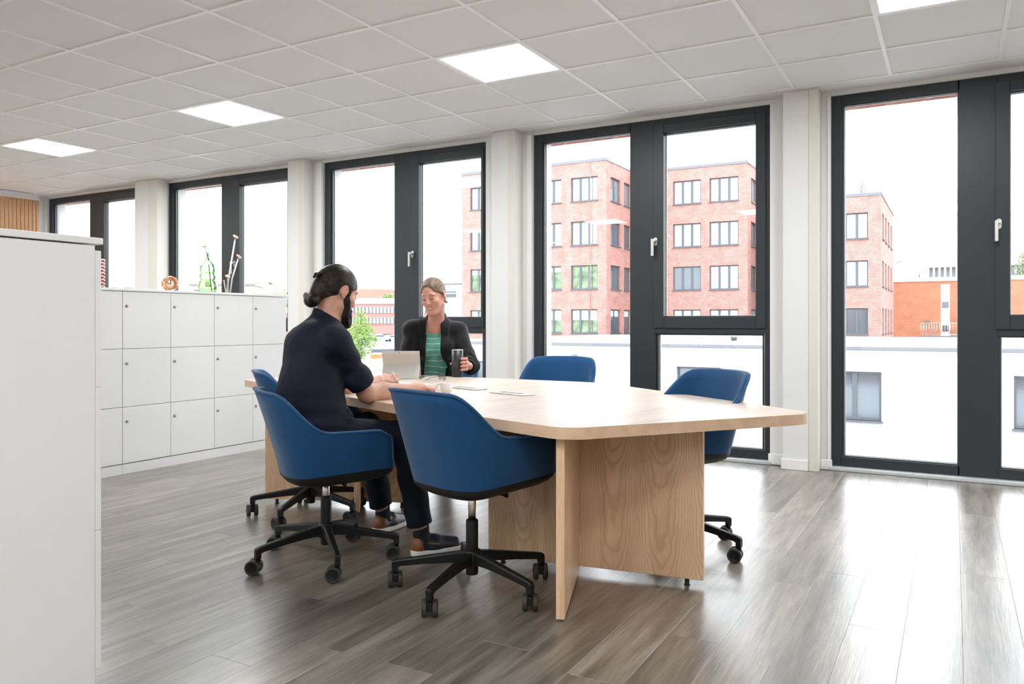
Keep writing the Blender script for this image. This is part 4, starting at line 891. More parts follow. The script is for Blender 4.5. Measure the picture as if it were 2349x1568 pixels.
gl_ = ray(1014, 871.5, F * (EYE - TT) / (871.5 - HZ))
eg = thing('eyeglasses', 'folded-open black eyeglasses lying beside the tablet', 'eyeglasses', (gl_.x, gl_.y, TT + 0.0004), YAW + D(-62))
M_rim = mat('black_rim', (0.01, 0.01, 0.012), 0.3); M_lens = pane_mat('lens_glass', (0.93, 0.90, 0.97))
m = MB()
for sx in (-1, 1): m.tube([(sx * 0.034 + 0.023 * math.cos(2 * PI * k / 24), 0, 0.0245 + 0.022 * math.sin(2 * PI * k / 24)) for k in range(25)], 0.0016, 6)
m.tube([(-0.011, 0, 0.030), (0, -0.002, 0.034), (0.011, 0, 0.030)], 0.0015, 6); m.build('frame_front', M_rim, eg)
for sx in (-1, 1):
    MB().tube([(sx * 0.057, 0, 0.032), (sx * 0.059, -0.012, 0.032), (sx * 0.056, -0.10, 0.024), (sx * 0.054, -0.135, 0.005)], 0.0016, 6).build('temple', M_rim, eg)
    MB().lathe([(0, -0.0006), (0.0215, -0.0006), (0.0215, 0.0006), (0, 0.0006)], 24, (sx * 0.034, 0, 0.0245), Matrix.Rotation(PI / 2, 3, 'X')).build('lens', M_lens, eg)
pp = thing('paper_sheet', 'white sheet of paper under the man\'s pen hand', 'paper', tpt(1.14, -0.10, TT + 0.0002), TA + D(12)); MB().box(-0.148, 0.148, -0.105, 0.105, 0, 0.0006).build('sheet', mat('paper', (0.82, 0.81, 0.79), 0.8), pp)
P0 = ray(916.5, 884.5, F * (EYE - TT - 0.002) / (884.5 - HZ)); P1 = ray(900, 852, 4.53); ax = (P1 - P0).normalized()
pn_ = thing('ballpoint_pen', 'white ballpoint pen with a black grip held by the man', 'pen', P0); q = Vector((0, 0, 1)).rotation_difference(ax).to_matrix(); L_ = (P1 - P0).length
MB().lathe([(0.0006, 0), (0.0012, 0.004), (0.0035, 0.010), (0.0048, 0.022), (0.0048, 0.055), (0.0044, 0.056)], 16, (0, 0, 0), q).build('grip', M_black, pn_)
MB().lathe([(0.0044, 0.056), (0.0050, 0.060), (0.0050, L_ - 0.012), (0.0042, L_ - 0.006), (0.0022, L_ - 0.005), (0.0022, L_), (0, L_)], 16, (0, 0, 0), q).build('barrel', mat('pen_white', (0.80, 0.80, 0.80), 0.25), pn_)
TB = ray(1049, 864.0, F * (EYE - TT) / (864.0 - HZ))
tu = thing('tumbler', 'tall matt black tumbler the woman holds', 'tumbler', (TB.x, TB.y, TT + 0.0003))
M_tum = mat('matt_black', (0.014, 0.014, 0.015), 0.38)
MB().lathe([(0, 0), (0.036, 0), (0.0375, 0.003), (0.0415, 0.186), (0.040, 0.186), (0.039, 0.18), (0.036, 0.01), (0, 0.008)], 40).build('tumbler_body', M_tum, tu)
MB().lathe([(0.0405, 0.186), (0.0418, 0.187), (0.0415, 0.190), (0.036, 0.192), (0, 0.190)], 40).build('lid', M_alu, tu)

# ------------------------------------------------------------------ people: smooth bodies grown from joints
class Field:
    """signed distances on a grid; shapes blend into one continuous surface"""
    def __init__(s, lo, hi, h):
        s.lo = np.array(lo, float); s.h = h; s.n = np.ceil((np.array(hi) - s.lo) / h).astype(int) + 1
        s.f = np.full(s.n, 0.2, np.float32)
    def loc(s, lo, hi):
        a = np.clip(np.floor((np.array(lo) - s.lo) / s.h).astype(int), 0, s.n); b = np.clip(np.ceil((np.array(hi) - s.lo) / s.h).astype(int) + 1, 0, s.n)
        g = [np.arange(a[i], b[i], dtype=np.float32) * np.float32(s.h) + np.float32(s.lo[i]) for i in range(3)]
        return tuple(slice(a[i], b[i]) for i in range(3)), g[0][:, None, None], g[1][None, :, None], g[2][None, None, :]
    def mixin(s, sl, d, k, op):
        a = s.f[sl]
        if a.size == 0: return
        if op == 'add':
            if k > 0: hh = np.maximum(k - np.abs(a - d), 0) / k; s.f[sl] = np.minimum(a, d) - hh * hh * (k / 4)
            else: s.f[sl] = np.minimum(a, d)
        else:
            d = -d
            if k > 0: hh = np.maximum(k - np.abs(a - d), 0) / k; s.f[sl] = np.maximum(a, d) + hh * hh * (k / 4)
            else: s.f[sl] = np.maximum(a, d)
    def cap(s, a, b, ra, rb, k=0.02, op='add', grow=0.0):
        a, b = np.array(a, float), np.array(b, float); ra += grow; rb += grow; m = max(ra, rb) + k + 3 * s.h
        sl, X, Y, Z = s.loc(np.minimum(a, b) - m, np.maximum(a, b) + m); v = b - a; vv = max(v @ v, 1e-9)
        x, y, z = X - a[0], Y - a[1], Z - a[2]; t = np.clip((x * v[0] + y * v[1] + z * v[2]) / vv, 0, 1)
        d = np.sqrt((x - v[0] * t) ** 2 + (y - v[1] * t) ** 2 + (z - v[2] * t) ** 2) - (ra + (rb - ra) * t)
        s.mixin(sl, d.astype(np.float32), k, op); return s
    def ell(s, c, r, R=None, k=0.02, op='add', grow=0.0):
        c = np.array(c, float); r = np.array(r, float) + grow; R = np.eye(3) if R is None else np.array(R); m = max(r) + k + 3 * s.h
        sl, X, Y, Z = s.loc(c - m, c + m); x, y, z = X - c[0], Y - c[1], Z - c[2]
        q = [(R[0, i] * x + R[1, i] * y + R[2, i] * z) / r[i] for i in range(3)]
        k0 = np.sqrt(q[0] ** 2 + q[1] ** 2 + q[2] ** 2); k1 = np.sqrt((q[0] / r[0]) ** 2 + (q[1] / r[1]) ** 2 + (q[2] / r[2]) ** 2) + 1e-9
        s.mixin(sl, (k0 * (k0 - 1) / k1).astype(np.float32), k, op); return s
    def fn(s, lo, hi, func, k=0.0, op='sub'):
        sl, X, Y, Z = s.loc(lo, hi); s.mixin(sl, (func(X, Y, Z) + np.zeros_like(s.f[sl])).astype(np.float32), k, op); return s
    def cut(s, p, n, lo=None, hi=None, k=0.0):
        """remove the side of the plane the normal points to, inside a box"""
        n = np.array(n, float); n /= np.linalg.norm(n); big = s.lo + s.n * s.h
        sl, X, Y, Z = s.loc(s.lo if lo is None else lo, big if hi is None else hi)
        d = (X - p[0]) * n[0] + (Y - p[1]) * n[1] + (Z - p[2]) * n[2]
        s.mixin(sl, (-d).astype(np.float32) + np.zeros_like(s.f[sl]), k, 'sub'); return s
    def mesh(s, name, mats, smooth=1, disp=None, inv=None):
        f = s.f; nx, ny, nz = f.shape; b = f < 0
        cn = np.zeros((nx - 1, ny - 1, nz - 1), np.uint8); offs = [(i, j, k) for i in (0, 1) for j in (0, 1) for k in (0, 1)]
        for i, j, k in offs: cn += b[i:nx - 1 + i, j:ny - 1 + j, k:nz - 1 + k]
        I = np.argwhere((cn > 0) & (cn < 8)); V8 = np.stack([f[I[:, 0] + i, I[:, 1] + j, I[:, 2] + k] for i, j, k in offs], 1)
        acc = np.zeros((len(I), 3)); w = np.zeros(len(I)); O = np.array(offs, float)
        for a in range(8):
            for c in range(a + 1, 8):
                if bin(a ^ c).count('1') != 1: continue
                va, vc = V8[:, a], V8[:, c]; m = (va < 0) != (vc < 0); t = np.where(m, va / np.where(m, va - vc, 1), 0)
                acc += (O[a] + (O[c] - O[a]) * t[:, None]) * m[:, None]; w += m
        P = (I + acc / w[:, None]) * s.h + s.lo
        idx = np.full(cn.shape, -1, np.int32); idx[I[:, 0], I[:, 1], I[:, 2]] = np.arange(len(I)); Q = []
        for ax in range(3):
            sl0 = [slice(1, -1)] * 3; sl1 = [slice(1, -1)] * 3; sl0[ax] = slice(0, -1); sl1[ax] = slice(1, None)
            b0, b1 = b[tuple(sl0)], b[tuple(sl1)]; E = np.argwhere(b0 != b1); o = np.ones(3, int); o[ax] = 0; E = E + o
            u, v = [(1, 2), (2, 0), (0, 1)][ax]; du = np.eye(3, dtype=int)[u]; dv_ = np.eye(3, dtype=int)[v]
            c4 = [E - du - dv_, E - dv_, E, E - du]; q = np.stack([idx[c[:, 0], c[:, 1], c[:, 2]] for c in c4], 1)
            fl_ = ~b0[tuple((E - o).T)]; q[fl_] = q[fl_][:, ::-1]; Q.append(q)
        Q = np.concatenate(Q); Q = Q[(Q >= 0).all(1)]
        for _ in range(smooth):
            S_ = np.zeros_like(P); W_ = np.zeros(len(P))
            for a in range(4):
                np.add.at(S_, Q[:, a], P[Q[:, (a + 1) % 4]] + P[Q[:, a - 1]]); np.add.at(W_, Q[:, a], 2)
            P = P * 0.5 + 0.5 * S_ / np.maximum(W_, 1)[:, None]
        if disp is not None:
            N = np.zeros_like(P); fn = np.cross(P[Q[:, 2]] - P[Q[:, 0]], P[Q[:, 3]] - P[Q[:, 1]])
            for a in range(4): np.add.at(N, Q[:, a], fn)
            N /= np.linalg.norm(N, axis=1)[:, None] + 1e-12; P = P + N * disp(P)[:, None]
        if inv is not None: P = (np.c_[P, np.ones(len(P))] @ np.array(inv).T)[:, :3]
        me = bpy.data.meshes.new(name); me.vertices.add(len(P)); me.vertices.foreach_set('co', P.astype(np.float32).ravel())
        me.loops.add(len(Q) * 4); me.loops.foreach_set('vertex_index', Q.ravel().astype(np.int32)); me.polygons.add(len(Q))
        me.polygons.foreach_set('loop_start', np.arange(0, len(Q) * 4, 4, dtype=np.int32)); me.polygons.foreach_set('use_smooth', np.ones(len(Q), bool))
        me.update(); me.validate()
        for x in (mats if isinstance(mats, (list, tuple)) else [mats]): me.materials.append(x)
        return me

def skin_mat(name, c, red):
    m = mat(name, c, 0.48, noise=(55, 0.06), bump=(260, 0.05, 0.0006)); b = m.node_tree.nodes['Principled BSDF']
    b.inputs['Subsurface Weight'].default_value = 0.12; b.inputs['Subsurface Radius'].default_value = (0.9, 0.35, 0.2); b.inputs['Subsurface Scale'].default_value = 0.008
    b.inputs['Specular IOR Level'].default_value = 0.4; return m
M_skin = skin_mat('skin_man', (0.50, 0.265, 0.185), 0); M_skin2 = skin_mat('skin_woman', (0.56, 0.275, 0.205), 0)
def cloth(name, c, rough=0.8, fold=0.5, sheen=0.0):
    m = mat(name, c, rough, spec=0.15, sheen=sheen); L = m.node_tree.links; b = m.node_tree.nodes['Principled BSDF']
    t = nd(m, 'ShaderNodeTexCoord'); n = nd(m, 'ShaderNodeTexNoise'); n.inputs['Scale'].default_value = 9; n.inputs['Detail'].default_value = 3; n.inputs['Distortion'].default_value = 1.2
    n2 = nd(m, 'ShaderNodeTexNoise'); n2.inputs['Scale'].default_value = 700; L.new(t.outputs['Object'], n.inputs['Vector']); L.new(t.outputs['Object'], n2.inputs['Vector'])
    b1 = nd(m, 'ShaderNodeBump'); b1.inputs['Strength'].default_value = fold; b1.inputs['Distance'].default_value = 0.02; L.new(n.outputs['Fac'], b1.inputs['Height'])
    b2 = nd(m, 'ShaderNodeBump'); b2.inputs['Strength'].default_value = 0.15; b2.inputs['Distance'].default_value = 0.001; L.new(n2.outputs['Fac'], b2.inputs['Height']); L.new(b1.outputs[0], b2.inputs['Normal']); L.new(b2.outputs[0], b.inputs['Normal'])
    return m
def hair_mat(name, c1, c2, stretch, rough=0.38):
    m = bpy.data.materials.new(name); m.use_nodes = True; L = m.node_tree.links; b = m.node_tree.nodes['Principled BSDF']
    t = nd(m, 'ShaderNodeTexCoord'); mp = nd(m, 'ShaderNodeMapping'); mp.inputs['Scale'].default_value = stretch; L.new(t.outputs['Object'], mp.inputs[0])
    n = nd(m, 'ShaderNodeTexNoise'); n.inputs['Scale'].default_value = 1; n.inputs['Detail'].default_value = 6; n.inputs['Distortion'].default_value = 0.3; L.new(mp.outputs[0], n.inputs['Vector'])
    r = nd(m, 'ShaderNodeValToRGB'); ramp(r, [(0.35, c1), (0.7, c2)]); L.new(n.outputs['Fac'], r.inputs[0]); L.new(r.outputs[0], b.inputs['Base Color'])
    bp = nd(m, 'ShaderNodeBump'); bp.inputs['Strength'].default_value = 0.5; bp.inputs['Distance'].default_value = 0.003; L.new(n.outputs['Fac'], bp.inputs['Height']); L.new(bp.outputs[0], b.inputs['Normal'])
    b.inputs['Roughness'].default_value = rough; b.inputs['Specular IOR Level'].default_value = 0.2; return m

def frame(heading, pitch=0.0, roll=0.0):
    """columns: right, forward, up of a head or foot"""
    M_ = Matrix.Rotation(heading - PI / 2, 3, 'Z') @ Matrix.Rotation(-pitch, 3, 'X') @ Matrix.Rotation(roll, 3, 'Y'); return np.array(M_)
class Local:
    def __init__(s, o, R): s.o = np.array(o, float); s.R = R
    def __call__(s, x, y, z): return s.o + s.R @ np.array([x, y, z])
    def mat4(s):
        m = np.eye(4); m[:3, :3] = s.R; m[:3, 3] = s.o; return m
def head(F_, H, fem=False, ear=True):
    """one head: skull, brow, cheeks, nose, jaw, lips, ears"""
    R = H.R; q = 0.95 if fem else 1.0
    F_.ell(H(0, -0.006, 0.030), (0.079, 0.101, 0.098), R, 0.02)
    F_.ell(H(0, 0.040, -0.045), (0.060 * q, 0.058, 0.078), R, 0.035)
    F_.ell(H(0, 0.076, -0.102), (0.024 * q, 0.021, 0.018), R, 0.03)
    for s in (-1, 1):
        F_.ell(H(s * 0.036, 0.066, -0.026), (0.028, 0.026, 0.026), R, 0.02)
        F_.ell(H(s * 0.030, 0.085, 0.028), (0.026, 0.011, 0.009), R, 0.015)
        F_.cap(H(s * 0.052, 0.015, -0.062), H(s * 0.022, 0.070, -0.100), 0.022, 0.018, 0.025)
        F_.ell(H(s * 0.031, 0.101, 0.010), (0.017, 0.012, 0.011), R, 0.012, 'sub')
        F_.ell(H(s * 0.031, 0.083, 0.008), (0.0145, 0.0135, 0.0125), R, 0.004)
    F_.cap(H(0, 0.094, 0.020), H(0, 0.113, -0.026), 0.0085, 0.0125, 0.012)
    for s in (-1, 1): F_.ell(H(s * 0.0115, 0.104, -0.030), (0.0085, 0.009, 0.0075), R, 0.006)
    F_.ell(H(0, 0.089, -0.061), (0.027, 0.014, 0.017), R, 0.012)
    if ear:
        for s in (-1, 1):
            F_.ell(H(s * 0.083, -0.008, 0.002), (0.0095, 0.021, 0.030), R @ np.array(Matrix.Rotation(-s * 0.45, 3, 'Z')), 0.006)
            F_.ell(H(s * 0.082, -0.004, -0.030), (0.0075, 0.010, 0.012), R, 0.008)
            F_.ell(H(s * 0.0955, -0.001, 0.003), (0.0075, 0.011, 0.018), R @ np.array(Matrix.Rotation(-s * 0.45, 3, 'Z')), 0.004, 'sub')
def V3(v): return np.array([v.x, v.y, v.z])
def rp(px, py, d): return V3(ray(px, py, d))
def rz_(px, z, d): p = ray(px, HZ, d); return np.array([p.x, p.y, z])
def finger(F_, pts, r0, r1, k=0.006):
    n = len(pts) - 1
    for i in range(n): F_.cap(pts[i], pts[i + 1], r0 + (r1 - r0) * i / n, r0 + (r1 - r0) * (i + 1) / n, k)
RH = np.array([cs, sn, 0.0]); AW = np.array([-sn, cs, 0.0]); UP = np.array([0, 0, 1.0])      # picture right, away, up (as world directions)

# ---- the man ----
man = thing('person', 'bearded person with a dark hair bun in a navy shirt, seated writing at the table', 'person', (-2.62, 2.78, 0), 0)
mf = YAW + D(35); Bm = frame(mf); fw, rt = Bm[:, 1], Bm[:, 0]
mP = rz_(722, 0.60, 3.70); mN = rz_(746, 1.105, 3.86); mSR = rp(770, 786, 3.69); mSL = rp(700, 778, 4.02)
mER = rp(842, 902, 3.83); mEL = rp(792, 892, 4.23); mWR = rp(950, 892, 4.07); mWL = rp(868, 873, 4.50)
mHR = mP + rt * 0.085 - UP * 0.005; mHL = mP - rt * 0.085 - UP * 0.005
mKR = rz_(928, 0.575, 3.79); mKL = rz_(842, 0.575, 4.12); mAR = rz_(966, 0.10, 3.79); mAL = rz_(878, 0.10, 4.21)
mH = Local(rp(771, 671, 3.90), frame(YAW + D(46), D(20), D(-3)))
W1_ = rz_(717, 0.76, 3.74); W2_ = rz_(720, 0.93, 3.80)
def man_torso(F_, g):
    F_.ell(mP, (0.165, 0.125, 0.12), Bm, 0.05, grow=g); F_.ell(W1_ - fw * 0.008, (0.152, 0.120, 0.16), Bm, 0.08, grow=g); F_.ell(W2_, (0.178, 0.125, 0.17), Bm, 0.08, grow=g)
    up = (mSR + mSL) / 2 - fw * 0.035; F_.ell(up - UP * 0.02, (0.165, 0.10, 0.095), Bm, 0.06, grow=g)
    F_.cap(mSR, mN - UP * 0.01 - rt * -0.03, 0.062, 0.058, 0.05, grow=g); F_.cap(mSL, mN - UP * 0.01 - rt * 0.03, 0.062, 0.058, 0.05, grow=g)
fm_ = Field((-3.05, 2.40, -0.0), (-1.95, 4.15, 1.46), 0.0042)
man_torso(fm_, -0.004)
fm_.cap(mN - UP * 0.03, mH(0, -0.018, -0.045), 0.066, 0.060, 0.03)
head(fm_, mH)
for S_, E_, Wr in ((mSR, mER, mWR), (mSL, mEL, mWL)):
    fm_.cap(S_, E_, 0.054, 0.044, 0.03); mid = E_ + (Wr - E_) * 0.33; fm_.cap(E_, mid, 0.045, 0.046, 0.02); fm_.cap(mid, Wr, 0.046, 0.028, 0.02)
for h_, k_, a_ in ((mHR, mKR, mAR), (mHL, mKL, mAL)):
    fm_.cap(h_, k_, 0.074, 0.052, 0.04); fm_.cap(k_, k_ + (a_ - k_) * 0.35, 0.052, 0.052, 0.02); fm_.cap(k_ + (a_ - k_) * 0.35, a_, 0.052, 0.034, 0.02)
# right hand: loose fist resting by the cup
hd = (rp(985, 884, 4.18) - mWR); hd[2] = 0; hd /= np.linalg.norm(hd); hs = np.array([hd[1], -hd[0], 0])        # hs: towards the little finger
pc = mWR + hd * 0.048 + UP * 0.004
fm_.ell(pc, (0.040, 0.050, 0.019), np.stack([hs, hd, UP], 1), 0.02); fm_.cap(mWR, pc, 0.028, 0.026, 0.02)
for i, (o_, ln) in enumerate(((-0.030, 0.94), (-0.010, 1.0), (0.010, 0.95), (0.029, 0.8))):
    mc = mWR + hd * 0.088 + hs * o_ + UP * (0.004 - 0.004 * abs(i - 1)); pi = mc + hd * 0.042 * ln - UP * 0.006 + hs * o_ * 0.1; di = pi + hd * 0.006 - UP * 0.026; ti = di - hd * 0.014 - UP * 0.010
    ti[2] = max(ti[2], TT + 0.009); di[2] = max(di[2], TT + 0.010); finger(fm_, [mc, pi, di, ti], 0.0115, 0.0085)
t0 = mWR + hd * 0.030 - hs * 0.030; t1 = t0 + hd * 0.035 - hs * 0.016 - UP * 0.008; t2 = t1 + hd * 0.028 + hs * 0.004 - UP * 0.008; t2[2] = max(t2[2], TT + 0.011); finger(fm_, [t0, t1, t2], 0.0135, 0.0095)
# left hand: holds the pen
G = V3(P0 + (P1 - P0) * 0.36) + AW * 0.022; mcp = rp(893, 866.5, 4.62)
hl = (mcp - mWL); hl /= np.linalg.norm(hl); nl = np.cross(hl, UP); nl /= np.linalg.norm(nl); ul = np.cross(nl, hl)   # nl points to the right of the hand
fm_.ell((mWL + mcp) / 2 + hl * 0.012, (0.026, 0.048, 0.030), np.stack([nl, hl, ul], 1), 0.02); fm_.cap(mWL, (mWL + mcp) / 2, 0.027, 0.026, 0.02)
finger(fm_, [mcp + ul * 0.010, rp(908, 860, 4.67), G + ul * 0.004 - nl * 0.006], 0.0115, 0.0085)
finger(fm_, [mcp + nl * 0.002 - ul * 0.004, rp(910, 869, 4.68), G - UP * 0.016 - nl * 0.006], 0.0115, 0.0085)
finger(fm_, [mcp - ul * 0.018, rp(906, 877, 4.67), rp(896, 883, 4.64)], 0.011, 0.0085)
finger(fm_, [mcp - ul * 0.028 - hl * 0.006, rp(899, 881, 4.65), rp(889, 883, 4.61)], 0.0105, 0.008)
finger(fm_, [mWL + hl * 0.035 + nl * 0.020, rp(896, 874, 4.58), G - AW * 0.012 + nl * 0.005 + UP * 0.004], 0.0135, 0.009)
link('body', fm_.mesh('body', M_skin, 1), man, -man.location)
def fold_fn(a, amp, freq, ax):
    def fn(P):
        u = P @ np.array(ax); return amp * np.sin(u * freq + 3.0 * np.sin(P[:, 2] * 9 + P[:, 0] * 7)) * (0.5 + 0.5 * np.sin(P[:, 0] * 13 + P[:, 2] * 11 + a))
    return fn
# shirt with rolled sleeves
fs = Field((-3.05, 2.40, 0.50), (-1.95, 4.15, 1.30), 0.006)
man_torso(fs, 0.012); fs.ell(mP + UP * 0.04 + fw * 0.035, (0.170, 0.130, 0.13), Bm, 0.06); fs.ell(W1_ - fw * 0.022, (0.165, 0.14, 0.17), Bm, 0.06)
for S_, E_ in ((mSR, mER), (mSL, mEL)): fs.cap(S_, E_, 0.069, 0.056, 0.04)
for E_, S_ in ((mER, mSR), (mEL, mSL)):
    dn = (E_ - S_) / np.linalg.norm(E_ - S_); c_ = S_ + (E_ - S_) * 0.73
    fs.cut(c_ + dn * 0.02, dn, c_ - 0.13, c_ + 0.16)
    fs.cap(c_ - dn * 0.040, c_ + dn * 0.016, 0.0690, 0.0685, 0.0); fs.cut(c_ + dn * 0.03, dn, c_ - 0.13, c_ + 0.16)
nd_ = mH(0, -0.02, -0.05) - mN; nd_ /= np.linalg.norm(nd_)
fs.cap(mN - UP * 0.02, mN + nd_ * 0.085, 0.084, 0.073, 0.012)
fs.cut(mN + nd_ * 0.042, nd_ + fw * 0.50, mN - 0.16, mN + 0.25)
fs.cap(mN + nd_ * 0.005, mN + nd_ * 0.16, 0.0635, 0.0635, 0.0, 'sub')
fs.cut(mP - UP * 0.045, -UP, None, None, 0.01)
M_shirt = cloth('navy_shirt', (0.0068, 0.0078, 0.0175), 0.72, 0.55)
def shirt_disp(P):
    r = P - mP; v = r @ fw; w = r @ rt; z = P[:, 2]
    belly = np.exp(-((v - 0.14) / 0.09) ** 2) * np.exp(-((z - 0.72) / 0.13) ** 2)
    a = 0.010 * belly * np.sin(34 * w + 58 * (z - 0.7) + 2 * np.sin(20 * z)); waist = np.exp(-((z - 0.68) / 0.10) ** 2)
    a += 0.004 * waist * np.sin(75 * z + 9 * w + 2 * np.sin(14 * w)); a += 0.0028 * np.sin(42 * z + 16 * w + 3 * np.sin(9 * v)) * np.clip((z - 0.7) * 4, 0, 1)
    sl_ = np.exp(-(np.linalg.norm(P - (mSR * 0.45 + mER * 0.55), axis=1) / 0.13) ** 2); u = (P - mSR) @ ((mER - mSR) / np.linalg.norm(mER - mSR)); a += 0.0045 * sl_ * np.sin(62 * u + 20 * w)
    return a
link('shirt', fs.mesh('shirt', M_shirt, 1, shirt_disp), man, -man.location)
# trousers
ft = Field((-3.05, 2.40, 0.10), (-1.95, 4.15, 0.80), 0.006)
ft.ell(mP - UP * 0.01, (0.178, 0.142, 0.115), Bm, 0.05); ft.cap(mP + fw * 0.02 + UP * 0.02, mP + fw * 0.10 + UP * 0.03, 0.11, 0.07, 0.05)
for h_, k_, a_ in ((mHR, mKR, mAR), (mHL, mKL, mAL)):
    ft.cap(h_, k_, 0.090, 0.066, 0.05); m_ = k_ + (a_ - k_) * 0.4; ft.cap(k_, m_, 0.068, 0.064, 0.03); ft.cap(m_, a_, 0.064, 0.062, 0.02)
    dn = (a_ - k_) / np.linalg.norm(a_ - k_); ft.cut(a_ - dn * 0.045, dn + fw * 0.10, a_ - 0.13, a_ + 0.13)
link('trousers', ft.mesh('trousers', cloth('dark_navy_trousers', (0.0065, 0.008, 0.0145), 0.75, 0.5), 1, lambda P: 0.0022 * np.sin(50 * P[:, 2] + 25 * P[:, 0] + 2 * np.sin(22 * P[:, 1])) * np.clip(1.2 - np.abs(P[:, 2] - 0.3) * 3, 0, 1)), man, -man.location)
# hair, bun, beard: meshes in head coordinates so that the strands follow the head
Hm = Matrix(mH.mat4().tolist()); Hi = np.linalg.inv(mH.mat4())
def headlink(name, F_, m, H, parent, smooth=1, disp=None):
    o = link(name, F_.mesh(name, m, smooth, disp), parent); o.matrix_local = Matrix.Translation(-parent.location) @ Matrix(H.mat4().tolist()); return o
E3 = np.eye(3)
fh = Field((-0.13, -0.24, -0.15), (0.13, 0.15, 0.17), 0.0034)
fh.ell((0, -0.010, 0.036), (0.0885, 0.111, 0.106), E3, 0); fh.ell((0, -0.085, -0.03), (0.055, 0.035, 0.05), E3, 0.03)
fh.ell((0, 0.150, -0.045), (0.105, 0.092, 0.135), E3, 0.012, 'sub'); fh.cut((0, 0, -0.012), (0, 0.65, -1), (-0.2, -0.035, -0.2), (0.2, 0.2, 0.2), 0.008)
for s in (-1, 1):
    fh.ell((s * 0.088, -0.008, -0.010), (0.030, 0.026, 0.036), E3, 0.008, 'sub'); fh.cap((s * 0.075, 0.030, 0.030), (s * 0.077, 0.024, -0.010), 0.012, 0.010, 0.012)
fh.cut((0, -0.09, -0.060), (0, 0.3, -1), (-0.2, -0.2, -0.2), (0.2, -0.03, 0.1), 0.01)
fh.cap((0, -0.085, -0.01), (0, -0.110, -0.062), 0.045, 0.030, 0.03); fh.ell((0, -0.118, -0.086), (0.044, 0.036, 0.036), E3, 0.010)
fh.cap((-0.03, -0.128, -0.066), (0.03, -0.138, -0.092), 0.022, 0.020, 0.006)
M_hair = hair_mat('dark_hair', (0.002, 0.0015, 0.0013), (0.030, 0.0185, 0.013), (130, 5, 130), 0.40)
hr_ = headlink('hair', fh, M_hair, mH, man, 2)
fb_ = Field((-0.12, -0.06, -0.20), (0.12, 0.14, 0.08), 0.0034)
for s in (-1, 1):
    fb_.cap((s * 0.0735, 0.022, 0.004), (s * 0.068, 0.026, -0.045), 0.011, 0.017, 0.01); fb_.cap((s * 0.066, 0.028, -0.048), (s * 0.044, 0.060, -0.098), 0.019, 0.025, 0.015); fb_.cap((s * 0.044, 0.062, -0.100), (0, 0.086, -0.125), 0.027, 0.034, 0.02)
    fb_.cap((s * 0.030, 0.088, -0.068), (s * 0.006, 0.103, -0.049), 0.010, 0.0085, 0.008)
fb_.ell((0, 0.083, -0.112), (0.040, 0.030, 0.042), E3, 0.02); fb_.ell((0, 0.110, -0.066), (0.020, 0.016, 0.0085), E3, 0.006, 'sub')
headlink('beard', fb_, hair_mat('beard_hair', (0.004, 0.003, 0.0025), (0.022, 0.014, 0.010), (90, 90, 14), 0.65), mH, man, 1, lambda P: 0.003 * np.sin(P[:, 0] * 230 + P[:, 1] * 190))
cl_ = MB()
for s in (-1, 1): cl_.tube([(s * 0.012, -0.108, 0.060), (s * 0.016, -0.128, 0.048), (s * 0.010, -0.136, 0.028)], [0.007, 0.009, 0.006], 8)
cl_.box(-0.018, 0.018, -0.122, -0.106, 0.044, 0.058, 0.004); o = cl_.build('hair_clip', M_black, man); o.matrix_local = Matrix.Translation(-man.location) @ Hm
br = MB()
for s in (-1, 1): br.tube([(s * 0.016, 0.098, 0.030), (s * 0.032, 0.0985, 0.036), (s * 0.050, 0.086, 0.030)], [0.004, 0.005, 0.003], 6, flat=0.6)
o = br.build('eyebrows', M_hair, man); o.matrix_local = Matrix.Translation(-man.location) @ Hm
br = MB()
for s in (-1, 1): br.tube([(s * 0.019, 0.0965, 0.004), (s * 0.031, 0.0985, 0.001), (s * 0.044, 0.091, 0.004)], [0.0015, 0.002, 0.0012], 6)
o = br.build('eyelashes', M_hair, man); o.matrix_local = Matrix.Translation(-man.location) @ Hm

